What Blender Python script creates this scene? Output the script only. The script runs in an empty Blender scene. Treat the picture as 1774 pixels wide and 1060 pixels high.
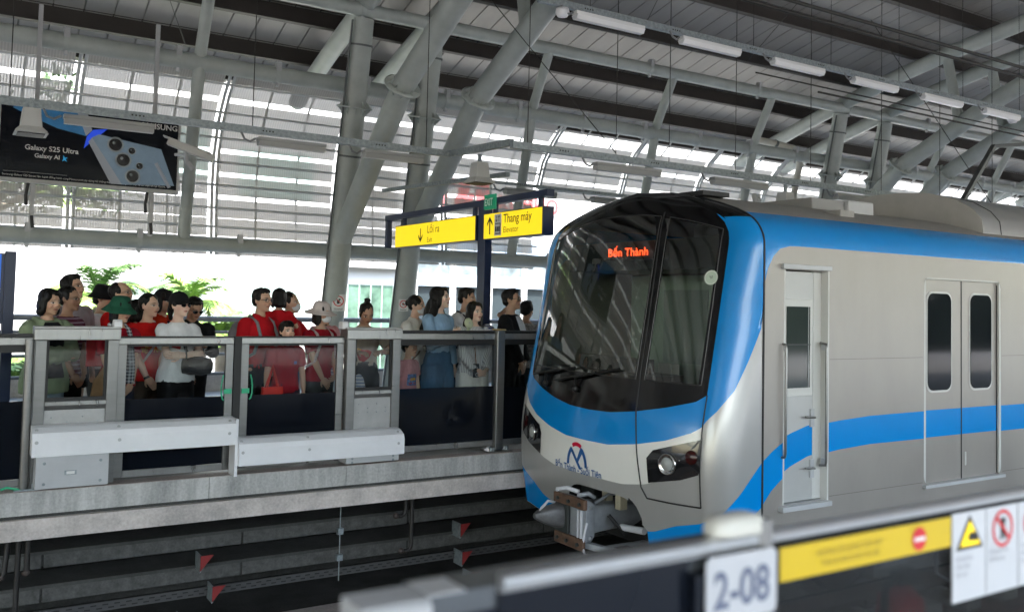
import bpy, bmesh, math, random
from mathutils import Vector, Matrix, noise
from mathutils.bvhtree import BVHTree
random.seed(7)
SC = bpy.context.scene
COL = SC.collection
# ------------------------------------------------------------------ camera
cam = bpy.data.objects.new('camera', bpy.data.cameras.new('camera'))
COL.objects.link(cam); SC.camera = cam
R_ = Vector((0.84542, -0.53363, 0.02245)); U_ = Vector((-0.04358, -0.02703, 0.99868))
F_ = U_.cross(R_)          # forward
cam.matrix_world = Matrix(((R_.x, U_.x, -F_.x, 0), (R_.y, U_.y, -F_.y, 0), (R_.z, U_.z, -F_.z, 1.58), (0, 0, 0, 1)))
cam.data.sensor_width = 36; cam.data.lens = 31.727
cam.data.shift_y = -78 / 1774
cam.data.clip_start = 0.05; cam.data.clip_end = 600
cam.data.dof.use_dof = True; cam.data.dof.focus_distance = 8.6; cam.data.dof.aperture_fstop = 2.0
# ------------------------------------------------------------------ world, sun, exposure
W = bpy.data.worlds.new('World'); SC.world = W; W.use_nodes = True
nt = W.node_tree; bg = nt.nodes['Background']
sky = nt.nodes.new('ShaderNodeTexSky'); sky.sky_type = 'NISHITA'; sky.sun_disc = False
EL, AZ = math.radians(58), math.radians(205)     # sun elevation, azimuth (clockwise from +Y)
sky.sun_elevation = EL; sky.sun_rotation = AZ; sky.air_density = 1.3; sky.dust_density = 3.0
nt.links.new(sky.outputs[0], bg.inputs[0]); bg.inputs[1].default_value = 0.15
sun = bpy.data.objects.new('sun', bpy.data.lights.new('sun', 'SUN')); COL.objects.link(sun)
sun.data.energy = 2.2; sun.data.angle = math.radians(0.6); sun.data.color = (1, .95, .87)
sd = Vector((math.sin(AZ) * math.cos(EL), math.cos(AZ) * math.cos(EL), math.sin(EL)))
sun.rotation_euler = (-sd).to_track_quat('-Z', 'Y').to_euler()
SC.view_settings.view_transform = 'Standard'; SC.view_settings.look = 'None'
SC.view_settings.exposure = 3.15; SC.view_settings.gamma = 1
try:
    SC.cycles.use_denoising = True; SC.cycles.max_bounces = 10; SC.cycles.diffuse_bounces = 5
    SC.cycles.transparent_max_bounces = 24; SC.cycles.caustics_reflective = False; SC.cycles.caustics_refractive = False
    SC.cycles.sample_clamp_indirect = 6
except Exception: pass

# ------------------------------------------------------------------ materials
MATS = {}
def N(nt, t, **k):
    n = nt.nodes.new(t)
    for a, b in k.items(): setattr(n, a, b)
    return n
def mat(name, col, rough=.5, metal=0., var=.0, scale=6., bump=0., bscale=40., spec=.5, coat=0., stretch=(1, 1, 1), rvar=0., emit=0, sss=0):
    if name in MATS: return MATS[name]
    m = bpy.data.materials.new(name); m.use_nodes = True; t = m.node_tree; p = t.nodes['Principled BSDF']
    p.inputs['Base Color'].default_value = (*col, 1); p.inputs['Roughness'].default_value = rough
    p.inputs['Metallic'].default_value = metal; p.inputs['Specular IOR Level'].default_value = spec
    p.inputs['Coat Weight'].default_value = coat; p.inputs['Coat Roughness'].default_value = .05
    if sss: p.inputs['Subsurface Weight'].default_value = sss; p.inputs['Subsurface Radius'].default_value = (.02, .008, .004); p.inputs['Subsurface Scale'].default_value = .3
    if emit: p.inputs['Emission Color'].default_value = (*col, 1); p.inputs['Emission Strength'].default_value = emit
    if var or bump or rvar:
        tc = N(t, 'ShaderNodeTexCoord'); mp = N(t, 'ShaderNodeMapping'); mp.inputs['Scale'].default_value = stretch
        t.links.new(tc.outputs['Object'], mp.inputs[0])
    if var or rvar:
        nz = N(t, 'ShaderNodeTexNoise'); nz.inputs['Scale'].default_value = scale; nz.inputs['Detail'].default_value = 8; nz.inputs['Roughness'].default_value = .65
        t.links.new(mp.outputs[0], nz.inputs['Vector'])
    if var:
        r = N(t, 'ShaderNodeMapRange'); r.inputs[1].default_value = .3; r.inputs[2].default_value = .7
        r.inputs[3].default_value = 1 - var; r.inputs[4].default_value = 1 + var
        mx = N(t, 'ShaderNodeMix', data_type='RGBA', blend_type='MULTIPLY'); mx.inputs[0].default_value = 1
        mx.inputs[6].default_value = (*col, 1)
        t.links.new(nz.outputs[0], r.inputs[0]); t.links.new(r.outputs[0], mx.inputs[7]); t.links.new(mx.outputs[2], p.inputs['Base Color'])
    if rvar:
        r2 = N(t, 'ShaderNodeMapRange'); r2.inputs[1].default_value = .3; r2.inputs[2].default_value = .7
        r2.inputs[3].default_value = max(.02, rough - rvar); r2.inputs[4].default_value = rough + rvar
        t.links.new(nz.outputs[0], r2.inputs[0]); t.links.new(r2.outputs[0], p.inputs['Roughness'])
    if bump:
        n2 = N(t, 'ShaderNodeTexNoise'); n2.inputs['Scale'].default_value = bscale; n2.inputs['Detail'].default_value = 5
        b = N(t, 'ShaderNodeBump'); b.inputs['Strength'].default_value = bump; b.inputs['Distance'].default_value = .01
        t.links.new(mp.outputs[0], n2.inputs['Vector']); t.links.new(n2.outputs[0], b.inputs['Height']); t.links.new(b.outputs[0], p.inputs['Normal'])
    MATS[name] = m; return m
def glass(name, tint, refl=1.0, rough=.02, base=0.04):
    if name in MATS: return MATS[name]
    m = bpy.data.materials.new(name); m.use_nodes = True; t = m.node_tree; t.nodes.clear()
    o = N(t, 'ShaderNodeOutputMaterial'); mx = N(t, 'ShaderNodeMixShader'); tr = N(t, 'ShaderNodeBsdfTransparent'); g = N(t, 'ShaderNodeBsdfGlossy')
    tr.inputs[0].default_value = (*tint, 1); g.inputs[0].default_value = (refl, refl, refl, 1); g.inputs['Roughness'].default_value = rough
    lw = N(t, 'ShaderNodeLayerWeight'); lw.inputs[0].default_value = .25
    mr = N(t, 'ShaderNodeMapRange'); mr.inputs[3].default_value = base; mr.inputs[4].default_value = .9
    t.links.new(lw.outputs[0], mr.inputs[0]); t.links.new(mr.outputs[0], mx.inputs[0])
    t.links.new(tr.outputs[0], mx.inputs[1]); t.links.new(g.outputs[0], mx.inputs[2]); t.links.new(mx.outputs[0], o.inputs[0])
    MATS[name] = m; return m
def cloth(name, col, **k):
    return mat('cloth_' + name, col, rough=.85, var=.18, scale=8, bump=.8, bscale=17, spec=.2, stretch=(1, 1, .55), **k)
def pattern(name, fn):
    if name in MATS: return MATS[name]
    m = bpy.data.materials.new(name); m.use_nodes = True; t = m.node_tree; p = t.nodes['Principled BSDF']; p.inputs['Roughness'].default_value = .8
    fn(t, p); MATS[name] = m; return m

STEEL = mat('brushed_steel', (.25, .249, .246), .34, .8, .10, 5, .05, 60, stretch=(.3, .3, 4), rvar=.08)
STEEL_H = mat('brushed_steel_rail', (.36, .358, .352), .32, .75, .10, 4, .04, 60, stretch=(4, .4, .4), rvar=.08)
DSTEEL = mat('dull_steel_plate', (.42, .42, .42), .5, .5, .12, 7, .05, 30)
GALV = mat('galvanized_steel', (.30, .34, .36), .5, .55, .3, 28, .05, 60)
FRAME = mat('grey_green_steel_paint', (.43, .465, .445), .40, 0, .16, 2.2, .05, 12, rvar=.10)
FRAME_D = mat('grey_green_steel_flange', (.46, .50, .48), .5, 0, .15, 9)
CLAMP = mat('clamp_dark', (.12, .13, .13), .5, .3)
PURLIN = mat('brown_purlin', (.032, .026, .023), .55, .1, .15, 3)
DECKM = mat('roof_sheet', (.31, .30, .285), .45, .2, .14, 1.3, .02, 8, stretch=(1, .25, 1))
BLACK = mat('black_rubber', (.012, .012, .013), .5)
BLKPANEL = mat('black_panel_glass', (.006, .008, .013), .14, 0, 0, spec=.25, rvar=.08, scale=2)
WHITEP = mat('white_powdercoat', (.86, .87, .91), .34, 0, .04, 4, .02, 40)
GREYP = mat('grey_powdercoat', (.50, .51, .53), .42, .1, .06, 5, .03, 40)
CLEAR = glass('clear_glass', (.80, .84, .83), .5, .02, .02)
TINT = glass('dark_glass', (.30, .34, .33), .9, .01, .07)
NAVY = mat('navy_paint', (.010, .022, .075), .35, 0, .1, 4)
YELLOW = mat('yellow_sign', (.86, .60, .01), .5, 0, .03, 3, emit=.12)
INK = mat('black_ink', (.01, .01, .01), .6)
WHITE = mat('white_print', (.8, .8, .8), .5)
REDP = mat('red_print', (.62, .02, .03), .5)

# ------------------------------------------------------------------ geometry helpers
class MB:
    def __init__(s): s.v = []; s.f = []; s.m = []; s.mats = []; s.smooth = []
    def mi(s, m):
        if m not in s.mats: s.mats.append(m)
        return s.mats.index(m)
    def add(s, vs, fs, m=None, smooth=False):
        o = len(s.v); s.v += [tuple(v) for v in vs]; i = s.mi(m)
        for f in fs: s.f.append([a + o for a in f]); s.m.append(i); s.smooth.append(smooth)
    def box(s, a, b, m=None, bev=0):
        (x0, y0, z0), (x1, y1, z1) = [min(p, q) for p, q in zip(a, b)], [max(p, q) for p, q in zip(a, b)]
        s.add([(x0, y0, z0), (x1, y0, z0), (x1, y1, z0), (x0, y1, z0), (x0, y0, z1), (x1, y0, z1), (x1, y1, z1), (x0, y1, z1)],
              [(0, 3, 2, 1), (4, 5, 6, 7), (0, 1, 5, 4), (1, 2, 6, 5), (2, 3, 7, 6), (3, 0, 4, 7)], m)
    def bar(s, p, q, w, h, m=None, up=Vector((0, 0, 1))):
        p, q = Vector(p), Vector(q); d = (q - p).normalized(); x = d.cross(up)
        if x.length < 1e-3: x = Vector((1, 0, 0))
        x.normalize(); y = x.cross(d) * (h / 2); x = x * (w / 2)
        s.add([p - x - y, p + x - y, p + x + y, p - x + y, q - x - y, q + x - y, q + x + y, q - x + y],
              [(0, 1, 2, 3), (7, 6, 5, 4), (0, 4, 5, 1), (1, 5, 6, 2), (2, 6, 7, 3), (3, 7, 4, 0)], m)
    def tube(s, pts, r, m=None, n=12, cap=True):
        pts = [Vector(p) for p in pts]; k = len(pts); rs = r if isinstance(r, (list, tuple)) else [r] * k
        d0 = (pts[1] - pts[0]).normalized(); a = d0.orthogonal().normalized(); vs = []
        for i, p in enumerate(pts):
            d = (pts[min(i + 1, k - 1)] - pts[max(i - 1, 0)]).normalized()
            a = (a - d * a.dot(d)).normalized(); b = d.cross(a)
            for j in range(n):
                t = 2 * math.pi * j / n; vs.append(p + (a * math.cos(t) + b * math.sin(t)) * rs[i])
        fs = [(i * n + j, i * n + (j + 1) % n, (i + 1) * n + (j + 1) % n, (i + 1) * n + j) for i in range(k - 1) for j in range(n)]
        s.add(vs, fs, m, True)
        if cap: s.add([vs[j] for j in range(n)], [tuple(range(n))[::-1]], m); s.add([vs[(k - 1) * n + j] for j in range(n)], [tuple(range(n))], m)
    def ell(s, c, r, m=None, n=16, k=10, M=None):
        vs = []; c = Vector(c)
        for i in range(k + 1):
            ph = math.pi * i / k
            for j in range(n):
                t = 2 * math.pi * j / n; p = Vector((r[0] * math.sin(ph) * math.cos(t), r[1] * math.sin(ph) * math.sin(t), r[2] * math.cos(ph)))
                vs.append(c + (M @ p if M else p))
        s.add(vs, [(i * n + j, (i + 1) * n + j, (i + 1) * n + (j + 1) % n, i * n + (j + 1) % n) for i in range(k) for j in range(n)], m, True)
    def loft(s, rings, m=None, cap=True, smooth=True):
        n = len(rings[0]); vs = [p for r in rings for p in r]
        s.add(vs, [(i * n + j, i * n + (j + 1) % n, (i + 1) * n + (j + 1) % n, (i + 1) * n + j) for i in range(len(rings) - 1) for j in range(n)], m, smooth)
        if cap: s.add(rings[0], [tuple(range(n))[::-1]], m); s.add(rings[-1], [tuple(range(n))], m)
    def prism(s, poly, y0, y1, m=None, ax='y'):
        # poly of 2D points extruded along an axis
        def P(u, v, w): return {'y': (u, w, v), 'x': (w, u, v), 'z': (u, v, w)}[ax]
        n = len(poly); vs = [P(u, v, y0) for u, v in poly] + [P(u, v, y1) for u, v in poly]
        s.add(vs, [tuple(range(n)), tuple(range(n, 2 * n))[::-1]] + [(j, j + n, (j + 1) % n + n, (j + 1) % n) for j in range(n)], m)
    def lathe(s, prof, c=(0, 0, 0), m=None, n=24, M=None):
        vs = []; c = Vector(c)
        for r, z in prof:
            for j in range(n):
                t = 2 * math.pi * j / n; p = Vector((r * math.cos(t), r * math.sin(t), z)); vs.append(c + (M @ p if M else p))
        s.add(vs, [(i * n + j, i * n + (j + 1) % n, (i + 1) * n + (j + 1) % n, (i + 1) * n + j) for i in range(len(prof) - 1) for j in range(n)], m, True)
    def mesh(s, name, m=None):
        me = bpy.data.meshes.new(name); me.from_pydata(s.v, [], s.f)
        for x in s.mats: me.materials.append(x or m)
        if not s.mats: me.materials.append(m)
        me.polygons.foreach_set('material_index', s.m); me.polygons.foreach_set('use_smooth', s.smooth); me.update()
        return me
    def build(s, name, m=None, parent=None, norm=True, bevel=0, **tg):
        me = s.mesh(name, m)
        if norm:
            b = bmesh.new(); b.from_mesh(me); bmesh.ops.recalc_face_normals(b, faces=b.faces); b.to_mesh(me); b.free()
        return link(name, me, parent, bevel, **tg)
def link(name, me, parent=None, bevel=0, **tg):
    o = bpy.data.objects.new(name, me); COL.objects.link(o)
    if parent is not None: o.parent = parent
    if bevel:
        md = o.modifiers.new('b', 'BEVEL'); md.width = bevel; md.segments = 2; md.limit_method = 'ANGLE'; md.angle_limit = .7; md.harden_normals = False
    if tg: tag(o, **tg)
    return o
def tag(o, label=None, cat=None, group=None, kind=None):
    if label: o['label'] = label
    if cat: o['category'] = cat
    if group: o['group'] = group
    if kind: o['kind'] = kind
    return o
def thing(name, label, cat, loc=(0, 0, 0), rz=0, group=None):
    o = bpy.data.objects.new(name, None); COL.objects.link(o); o.location = loc; o.rotation_euler = (0, 0, rz); o.empty_display_size = .2
    return tag(o, label, cat, group)
def dup(o, loc=None, label=None, rz=None, parent=None):
    c = o.copy(); COL.objects.link(c)
    if parent is not None: c.parent = parent
    if loc is not None: c.location = loc
    if rz is not None: c.rotation_euler[2] = rz
    if label: c['label'] = label
    for ch in list(o.children): dup(ch, parent=c)
    return c
ORD = ['first', 'second', 'third', 'fourth', 'fifth', 'sixth', 'seventh', 'eighth', 'ninth', 'tenth', 'eleventh', 'twelfth', 'thirteenth', 'fourteenth', 'fifteenth', 'sixteenth', 'seventeenth', 'eighteenth', 'nineteenth', 'twentieth', 'twenty-first', 'twenty-second', 'twenty-third', 'twenty-fourth', 'twenty-fifth', 'twenty-sixth', 'twenty-seventh', 'twenty-eighth', 'twenty-ninth', 'thirtieth']
def text_mesh(body, size, extrude=.0, align='LEFT', bold=0):
    c = bpy.data.curves.new('t', 'FONT'); c.body = body; c.size = size; c.align_x = align; c.extrude = extrude; c.resolution_u = 3; c.offset = bold
    o = bpy.data.objects.new('t', c); COL.objects.link(o); bpy.context.view_layer.update()
    me = bpy.data.meshes.new_from_object(o.evaluated_get(bpy.context.evaluated_depsgraph_get()))
    bpy.data.objects.remove(o); bpy.data.curves.remove(c); return me
def text(name, body, size, m, origin, ux, uz, parent=None, align='LEFT', bold=0, sx=1.0, fn=None):
    """flat lettering: ux is the reading direction, uz the letters' up"""
    me = text_mesh(body, size, 0, align, bold); ux, uz, og = Vector(ux).normalized(), Vector(uz).normalized(), Vector(origin)
    for v in me.vertices:
        p = og + ux * (v.co.x * sx) + uz * v.co.y
        v.co = fn(p) if fn else p
    me.materials.clear(); me.materials.append(m)
    return link(name, me, parent)
def remesh(me, vox, smooth=2, it=.5):
    o = bpy.data.objects.new('r', me); COL.objects.link(o); md = o.modifiers.new('r', 'REMESH'); md.mode = 'VOXEL'; md.voxel_size = vox
    bpy.context.view_layer.update()
    r = bpy.data.meshes.new_from_object(o.evaluated_get(bpy.context.evaluated_depsgraph_get())); bpy.data.objects.remove(o); bpy.data.meshes.remove(me)
    b = bmesh.new(); b.from_mesh(r)
    for _ in range(smooth): bmesh.ops.smooth_vert(b, verts=b.verts, factor=it, use_axis_x=True, use_axis_y=True, use_axis_z=True)
    for f in b.faces: f.smooth = True
    b.to_mesh(r); b.free(); return r
def interp_s(x, tab):
    n = len(tab)
    if x <= tab[0][0]: return tab[0][1]
    if x >= tab[-1][0]: return tab[-1][1]
    for i in range(n - 1):
        if x <= tab[i + 1][0]: break
    sl = [(tab[j + 1][1] - tab[j][1]) / (tab[j + 1][0] - tab[j][0]) for j in range(n - 1)]
    def m(j):
        if j == 0: return sl[0]
        if j == n - 1: return sl[-1]
        a, c = sl[j - 1], sl[j]
        return 0 if a * c <= 0 else 2 * a * c / (a + c)
    (x0, y0), (x1, y1) = tab[i], tab[i + 1]; h = x1 - x0; t = (x - x0) / h
    return (2 * t ** 3 - 3 * t * t + 1) * y0 + (t ** 3 - 2 * t * t + t) * h * m(i) + (3 * t * t - 2 * t ** 3) * y1 + (t ** 3 - t * t) * h * m(i + 1)
def interp(x, tab):
    if x <= tab[0][0]: return tab[0][1]
    for (a, p), (c, q) in zip(tab, tab[1:]):
        if x <= c: return p + (q - p) * (x - a) / (c - a)
    return tab[-1][1]
# ================================================================== SETTING
def patchy(name, base, dark, scale=2., streak=True, rough=.85):
    def fn(t, p):
        tc = N(t, 'ShaderNodeTexCoord'); mp = N(t, 'ShaderNodeMapping'); mp.inputs['Scale'].default_value = (1, 1, .18) if streak else (1, 1, 1)
        t.links.new(tc.outputs['Object'], mp.inputs[0])
        a = N(t, 'ShaderNodeTexNoise'); a.inputs['Scale'].default_value = scale; a.inputs['Detail'].default_value = 9; a.inputs['Roughness'].default_value = .7
        b = N(t, 'ShaderNodeTexNoise'); b.inputs['Scale'].default_value = 45; b.inputs['Detail'].default_value = 6
        t.links.new(mp.outputs[0], a.inputs['Vector']); t.links.new(tc.outputs['Object'], b.inputs['Vector'])
        cr = N(t, 'ShaderNodeValToRGB'); cr.color_ramp.elements[0].position = .36; cr.color_ramp.elements[0].color = (*dark, 1)
        cr.color_ramp.elements[1].position = .62; cr.color_ramp.elements[1].color = (*base, 1)
        t.links.new(a.outputs[0], cr.inputs[0])
        mx = N(t, 'ShaderNodeMix', data_type='RGBA', blend_type='OVERLAY'); mx.inputs[0].default_value = .35
        t.links.new(cr.outputs[0], mx.inputs[6]); t.links.new(b.outputs[0], mx.inputs[7]); t.links.new(mx.outputs[2], p.inputs['Base Color'])
        bp = N(t, 'ShaderNodeBump'); bp.inputs['Strength'].default_value = .4; bp.inputs['Distance'].default_value = .006
        t.links.new(b.outputs[0], bp.inputs['Height']); t.links.new(bp.outputs[0], p.inputs['Normal']); p.inputs['Roughness'].default_value = rough
    return pattern(name, fn)
CONC = patchy('stained_concrete', (.60, .595, .58), (.28, .28, .275), 3.2)
CONC2 = patchy('rough_concrete_beam', (.68, .62, .585), (.42, .385, .365), 2.4, False)
CONCD = patchy('shade_dark_concrete', (.07, .07, .066), (.035, .035, .033), 1.5)  # dark tone also carries the shade under the platforms
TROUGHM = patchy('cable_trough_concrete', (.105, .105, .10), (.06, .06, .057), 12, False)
FLOORM = patchy('platform_floor_tile', (.42, .42, .41), (.35, .35, .34), 1.0, False, .5)
COPE_TOP = patchy('pinkish_coping_top', (.50, .42, .38), (.36, .32, .30), 3, False)
XA, XB = -30, 60
b = MB(); b.box((XA, 8.31, -.36), (XB, 15.6, -.003), FLOORM); b.build('platform_floor', kind='structure')
b = MB()
for i, x in enumerate([XA, -8, -3, .4, 2.05, 3.32, 4.6, 6, 9, 12, 16, 20, 26, 32, 40, 60][:-1]):
    x1 = [XA, -8, -3, .4, 2.05, 3.32, 4.6, 6, 9, 12, 16, 20, 26, 32, 40, 60][i + 1] - .006
    b.box((x, 8.135, -.185), (x1, 8.308, -.004), CONC)
    b.box((x, 8.14, -.004), (x1, 8.308, 0), COPE_TOP)
b.build('platform_edge', kind='structure')
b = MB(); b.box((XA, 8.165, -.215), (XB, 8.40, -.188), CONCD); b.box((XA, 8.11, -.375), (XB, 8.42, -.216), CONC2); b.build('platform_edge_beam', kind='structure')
b = MB(); b.box((XA, -4, -2.0), (XB, 7.2, -1.6), patchy('deck_concrete', (.32, .30, .27), (.18, .17, .15), 1.5)); b.box((XA, 7.2, -2.0), (XB, 10.6, -1.6), CONCD); b.box((XA, 10.3, -1.6), (XB, 10.6, -.37), CONCD)  # one deck: paler in front, shade under the platform put into the colour
b.build('track_deck', kind='structure')
b = MB(); b.box((XA, 7.3, -1.6), (XB, 8.85, -1.52), CONC2); b.build('walkway_slab', kind='structure')
b = MB(); b.box((XA, -11, -.4), (XB, .98, 0), patchy('near_floor_tile', (.50, .49, .475), (.42, .41, .40), 1.0, False, .5)); b.build('near_platform_floor', kind='structure')  # floor carried past the roof edge as an added sunlit bounce surface
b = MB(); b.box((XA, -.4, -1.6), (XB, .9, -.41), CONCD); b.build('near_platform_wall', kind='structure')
# rails and sleepers of both tracks
RAILM = mat('rail_steel', (.16, .10, .07), .5, .6, .2, 10); RAILTOP = mat('rail_head', (.5, .48, .46), .25, 1.)
SLEEP = patchy('sleeper_concrete', (.55, .52, .44), (.34, .31, .26), 6, False)
REDBR = mat('red_brown_plinth', (.30, .12, .10), .7, 0, .3, 6)
for ti, yc in enumerate((2.55, 6.505)):
    for s in (-1, 1):
        y = yc + s * .7535; b = MB()
        b.prism([(y - .07, -1.27), (y + .07, -1.27), (y + .02, -1.24), (y + .012, -1.14), (y + .035, -1.13), (y + .035, -1.105), (y - .035, -1.105), (y - .035, -1.13), (y - .012, -1.14), (y - .02, -1.24)], XA, XB, RAILM, 'x')
        b.box((XA, y - .03, -1.105), (XB, y + .03, -1.1), RAILTOP)
        b.build('rail', label='%s rail of the %s track' % (('nearer', 'farther')[s > 0], ('empty near', 'occupied far')[ti]), cat='rail')
    sl = None
    for i in range(34):
        x = .2 + i * .68
        if sl is None:
            q = MB(); q.box((-.13, -1.15, -1.44), (.13, 1.15, -1.275), SLEEP)
            sl = q.build('sleeper', bevel=.01); sl.location = (x, yc, 0)
            tag(sl, 'pale concrete sleeper of the %s track' % ('empty near', 'occupied far')[ti], 'sleeper', 'sleepers of the %s track' % ('near', 'far')[ti])
            for s in (-1, 1):
                for e in (-1, 1):
                    q = MB(); q.tube([(0, s * .7535 + e * .12, -1.275), (0, s * .7535 + e * .12, -1.21)], .02, RAILM, 8); q.box((-.05, s * .7535 + e * .08, -1.275), (.05, s * .7535 + e * .16, -1.255), RAILM); q.build('rail_clip', parent=sl)
        else: dup(sl, (x, yc, 0))
    b = MB(); b.box((XA, yc - 1.3, -1.6), (XB, yc + 1.3, -1.45), REDBR); b.build('track_plinth', kind='structure')
# ---- things under the far platform
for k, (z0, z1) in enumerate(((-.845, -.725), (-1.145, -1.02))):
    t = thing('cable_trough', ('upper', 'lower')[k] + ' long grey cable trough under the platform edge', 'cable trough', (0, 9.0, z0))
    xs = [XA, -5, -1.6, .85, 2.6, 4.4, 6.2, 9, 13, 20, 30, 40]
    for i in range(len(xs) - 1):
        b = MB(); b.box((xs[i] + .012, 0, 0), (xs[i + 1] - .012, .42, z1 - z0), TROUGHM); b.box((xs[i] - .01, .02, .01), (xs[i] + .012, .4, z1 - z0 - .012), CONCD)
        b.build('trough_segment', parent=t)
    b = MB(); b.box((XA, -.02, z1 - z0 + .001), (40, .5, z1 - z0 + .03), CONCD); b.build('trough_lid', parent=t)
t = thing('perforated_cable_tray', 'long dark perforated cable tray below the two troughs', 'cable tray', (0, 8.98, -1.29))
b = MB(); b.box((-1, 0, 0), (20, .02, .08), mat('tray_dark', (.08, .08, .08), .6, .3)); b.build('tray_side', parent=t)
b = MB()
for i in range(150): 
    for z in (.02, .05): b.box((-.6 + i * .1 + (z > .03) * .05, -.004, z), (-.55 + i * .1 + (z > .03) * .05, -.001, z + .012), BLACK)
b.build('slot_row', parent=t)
REDT = mat('red_bracket_end', (.24, .02, .02), .6)
for (x, z, w, wh) in ((2.16, -.86, 'upper', 'left'), (2.28, -1.16, 'lower', 'left'), (4.95, -.87, 'upper', 'right'), (4.98, -1.18, 'lower', 'right'), (2.0, -1.40, 'lowest', 'left'), (5.1, -1.42, 'lowest', 'right')):
    t = thing('cable_bracket', '%s triangular bracket with red end, %s column under the platform' % (w, wh), 'bracket', (x, 8.8, z), 0, 'red tipped brackets under the platform')
    b = MB(); b.prism([(0, 0), (.12, 0), (0, -.14)], -.012, .002, REDT, 'y'); b.build('red_end', parent=t)
    b = MB(); b.prism([(0, 0), (.012, 0), (.012, -.15), (0, -.16)], .004, .2, GALV, 'y')
    b.build('arm', parent=t)
for (x, n, wh) in ((.62, 3, 'left'), (4.2, 2, 'right')):
    for k in range(n):
        r = .022; dx = (k - 1) * .07; zb = (-.72, -1.12, -.70)[k] if n == 3 else (-.62, -.98)[k]
        b = MB(); pts = [(x + dx, 8.5, -.37), (x + dx, 8.5, zb + .06), (x + dx - .01, 8.5, zb + .015), (x + dx - .05, 8.5, zb - .01), (x + dx - .11, 8.5, zb)] if n == 2 else [(x + dx, 8.5, -.37), (x + dx - .012 * (k == 0) * 2, 8.5, zb), (x + dx - (.05 if k == 0 else .005), 8.5, zb - .03)]
        b.tube(pts, r, mat('black_hose', (.02, .018, .017), .5), 10); b.ell(pts[-1], (.03, .03, .03), mat('hose_cuff', (.06, .045, .04), .6))
        b.build('drain_hose', label='%s black hose of the %s bundle hanging below the platform' % (('leftmost', 'longest', 'rightmost')[k] if n == 3 else ('shorter', 'longer')[k], wh), cat='hose')
b = MB(); b.tube([(3.5, 8.7, -.38), (3.5, 8.7, -1.25)], .006, GALV, 6)
for z in (-.76, -1.02): b.box((3.47, 8.68, z - .03), (3.53, 8.72, z + .03), GALV)
b.build('hanging_rod', label='thin vertical rod with two square clips below the platform', cat='rod')

# ================================================================== STEEL CANOPY
def zr(y): return 7.05 - .0158 * (y - 3.7) ** 2
FX = [5.07, 6.23, 15.84, 17.34, 26.5, 28.0, -5.9, -4.6]
fname = ['leftmost', 'second', 'third', 'fourth', 'fifth', 'sixth', 'off to the left', 'second off left']
def flange(mb, p, d, r):
    d = Vector(d).normalized(); p = Vector(p)
    Mx = d.to_track_quat('Z', 'Y').to_matrix()
    mb.lathe([(r, -.012), (r + .10, -.012), (r + .10, .012), (r, .012)], p, FRAME_D, 28, Mx)
    for j in range(10):
        a = 2 * math.pi * j / 10; u = Mx @ Vector((math.cos(a), math.sin(a), 0))
        mb.add([p + u * r + d * .012, p + u * (r + .085) + d * .012, p + u * r + d * .11, p + u * r - d * .012, p + u * (r + .085) - d * .012, p + u * r - d * .11], [(0, 1, 2), (3, 5, 4)], FRAME_D)
for i, X in enumerate(FX):
    if X > 18 or X < 0:
        vis = X > 18
        if not vis: continue
    base = Vector((X, 13.45, 0)); top = Vector((X, 12.25, zr(12.25) - .02)); d = top - base
    f1 = base + d * (4.42 / top.z)
    t = thing('support_column', 'leaning grey tubular column, %s along the far platform' % fname[i], 'column', base, 0, 'leaning columns of the canopy')
    b = MB(); b.tube([(0, 0, 0), d * .4, d * .8, d * .97], [.185, .175, .165, .15], FRAME, 24); b.build('shaft', parent=t)
    b = MB(); flange(b, f1 - base, d, .165); b.build('flange', parent=t)
    for zz in (1.75, 3.7, 5.3):
        p = d * (zz / top.z); b = MB(); b.tube([p, p + d.normalized() * .03], .176, CLAMP, 24, False); b.build('band', parent=t)
    b = MB(); b.tube([Vector((-.2, -.05, 0)), d * .5 + Vector((-.2, -.05, 0)), d * .96 + Vector((-.19, -.05, 0))], .016, CLAMP, 8); b.build('conduit', parent=t)
    # strut toward the tracks
    s0 = base + d * (2.45 / top.z); s1 = Vector((X, 10.88, 4.42)); s2 = s1 + (s1 - s0) * 1.0; s2 = Vector((X, 7.6, 5.95))
    t = thing('roof_strut', 'thick grey diagonal strut rising from the %s column over the tracks' % fname[i], 'strut', s0, 0, 'diagonal struts of the canopy')
    b = MB(); b.tube([(0, 0, 0), s1 - s0, (s1 + Vector((0, -1.9, .98))) - s0, s2 - s0, Vector((X, 5.0, 6.55)) - s0], .155, FRAME, 24); b.build('tube', parent=t)
    b = MB(); flange(b, s1 - s0, s1 - s0, .155); b.build('flange', parent=t)
    ys = [15.2, 14.4, 13.2, 12.25, 11, 9.8, 8.2, 6.5, 5, 3.7, 2, 0, -2, -4.8, -7]
    b = MB(); b.tube([(X, y, zr(y)) for y in ys], .14, FRAME, 20)
    b.build('roof_rafter', label='curved grey rafter tube over the %s column' % fname[i], cat='rafter', group='rafters of the canopy')
    for (ya, yb, zb) in ((9.9, 9.66, 5.05), (7.3, 7.0, 6.05)):
        b = MB(); b.tube([(X, ya, zr(ya) - .1), (X, yb, zb)], .09, FRAME, 16)
        b.build('web_post', label='short post between rafter and strut, %s one above the %s column' % (('outer', 'inner')[ya < 9], fname[i]), cat='post', group='web posts of the canopy')
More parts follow.
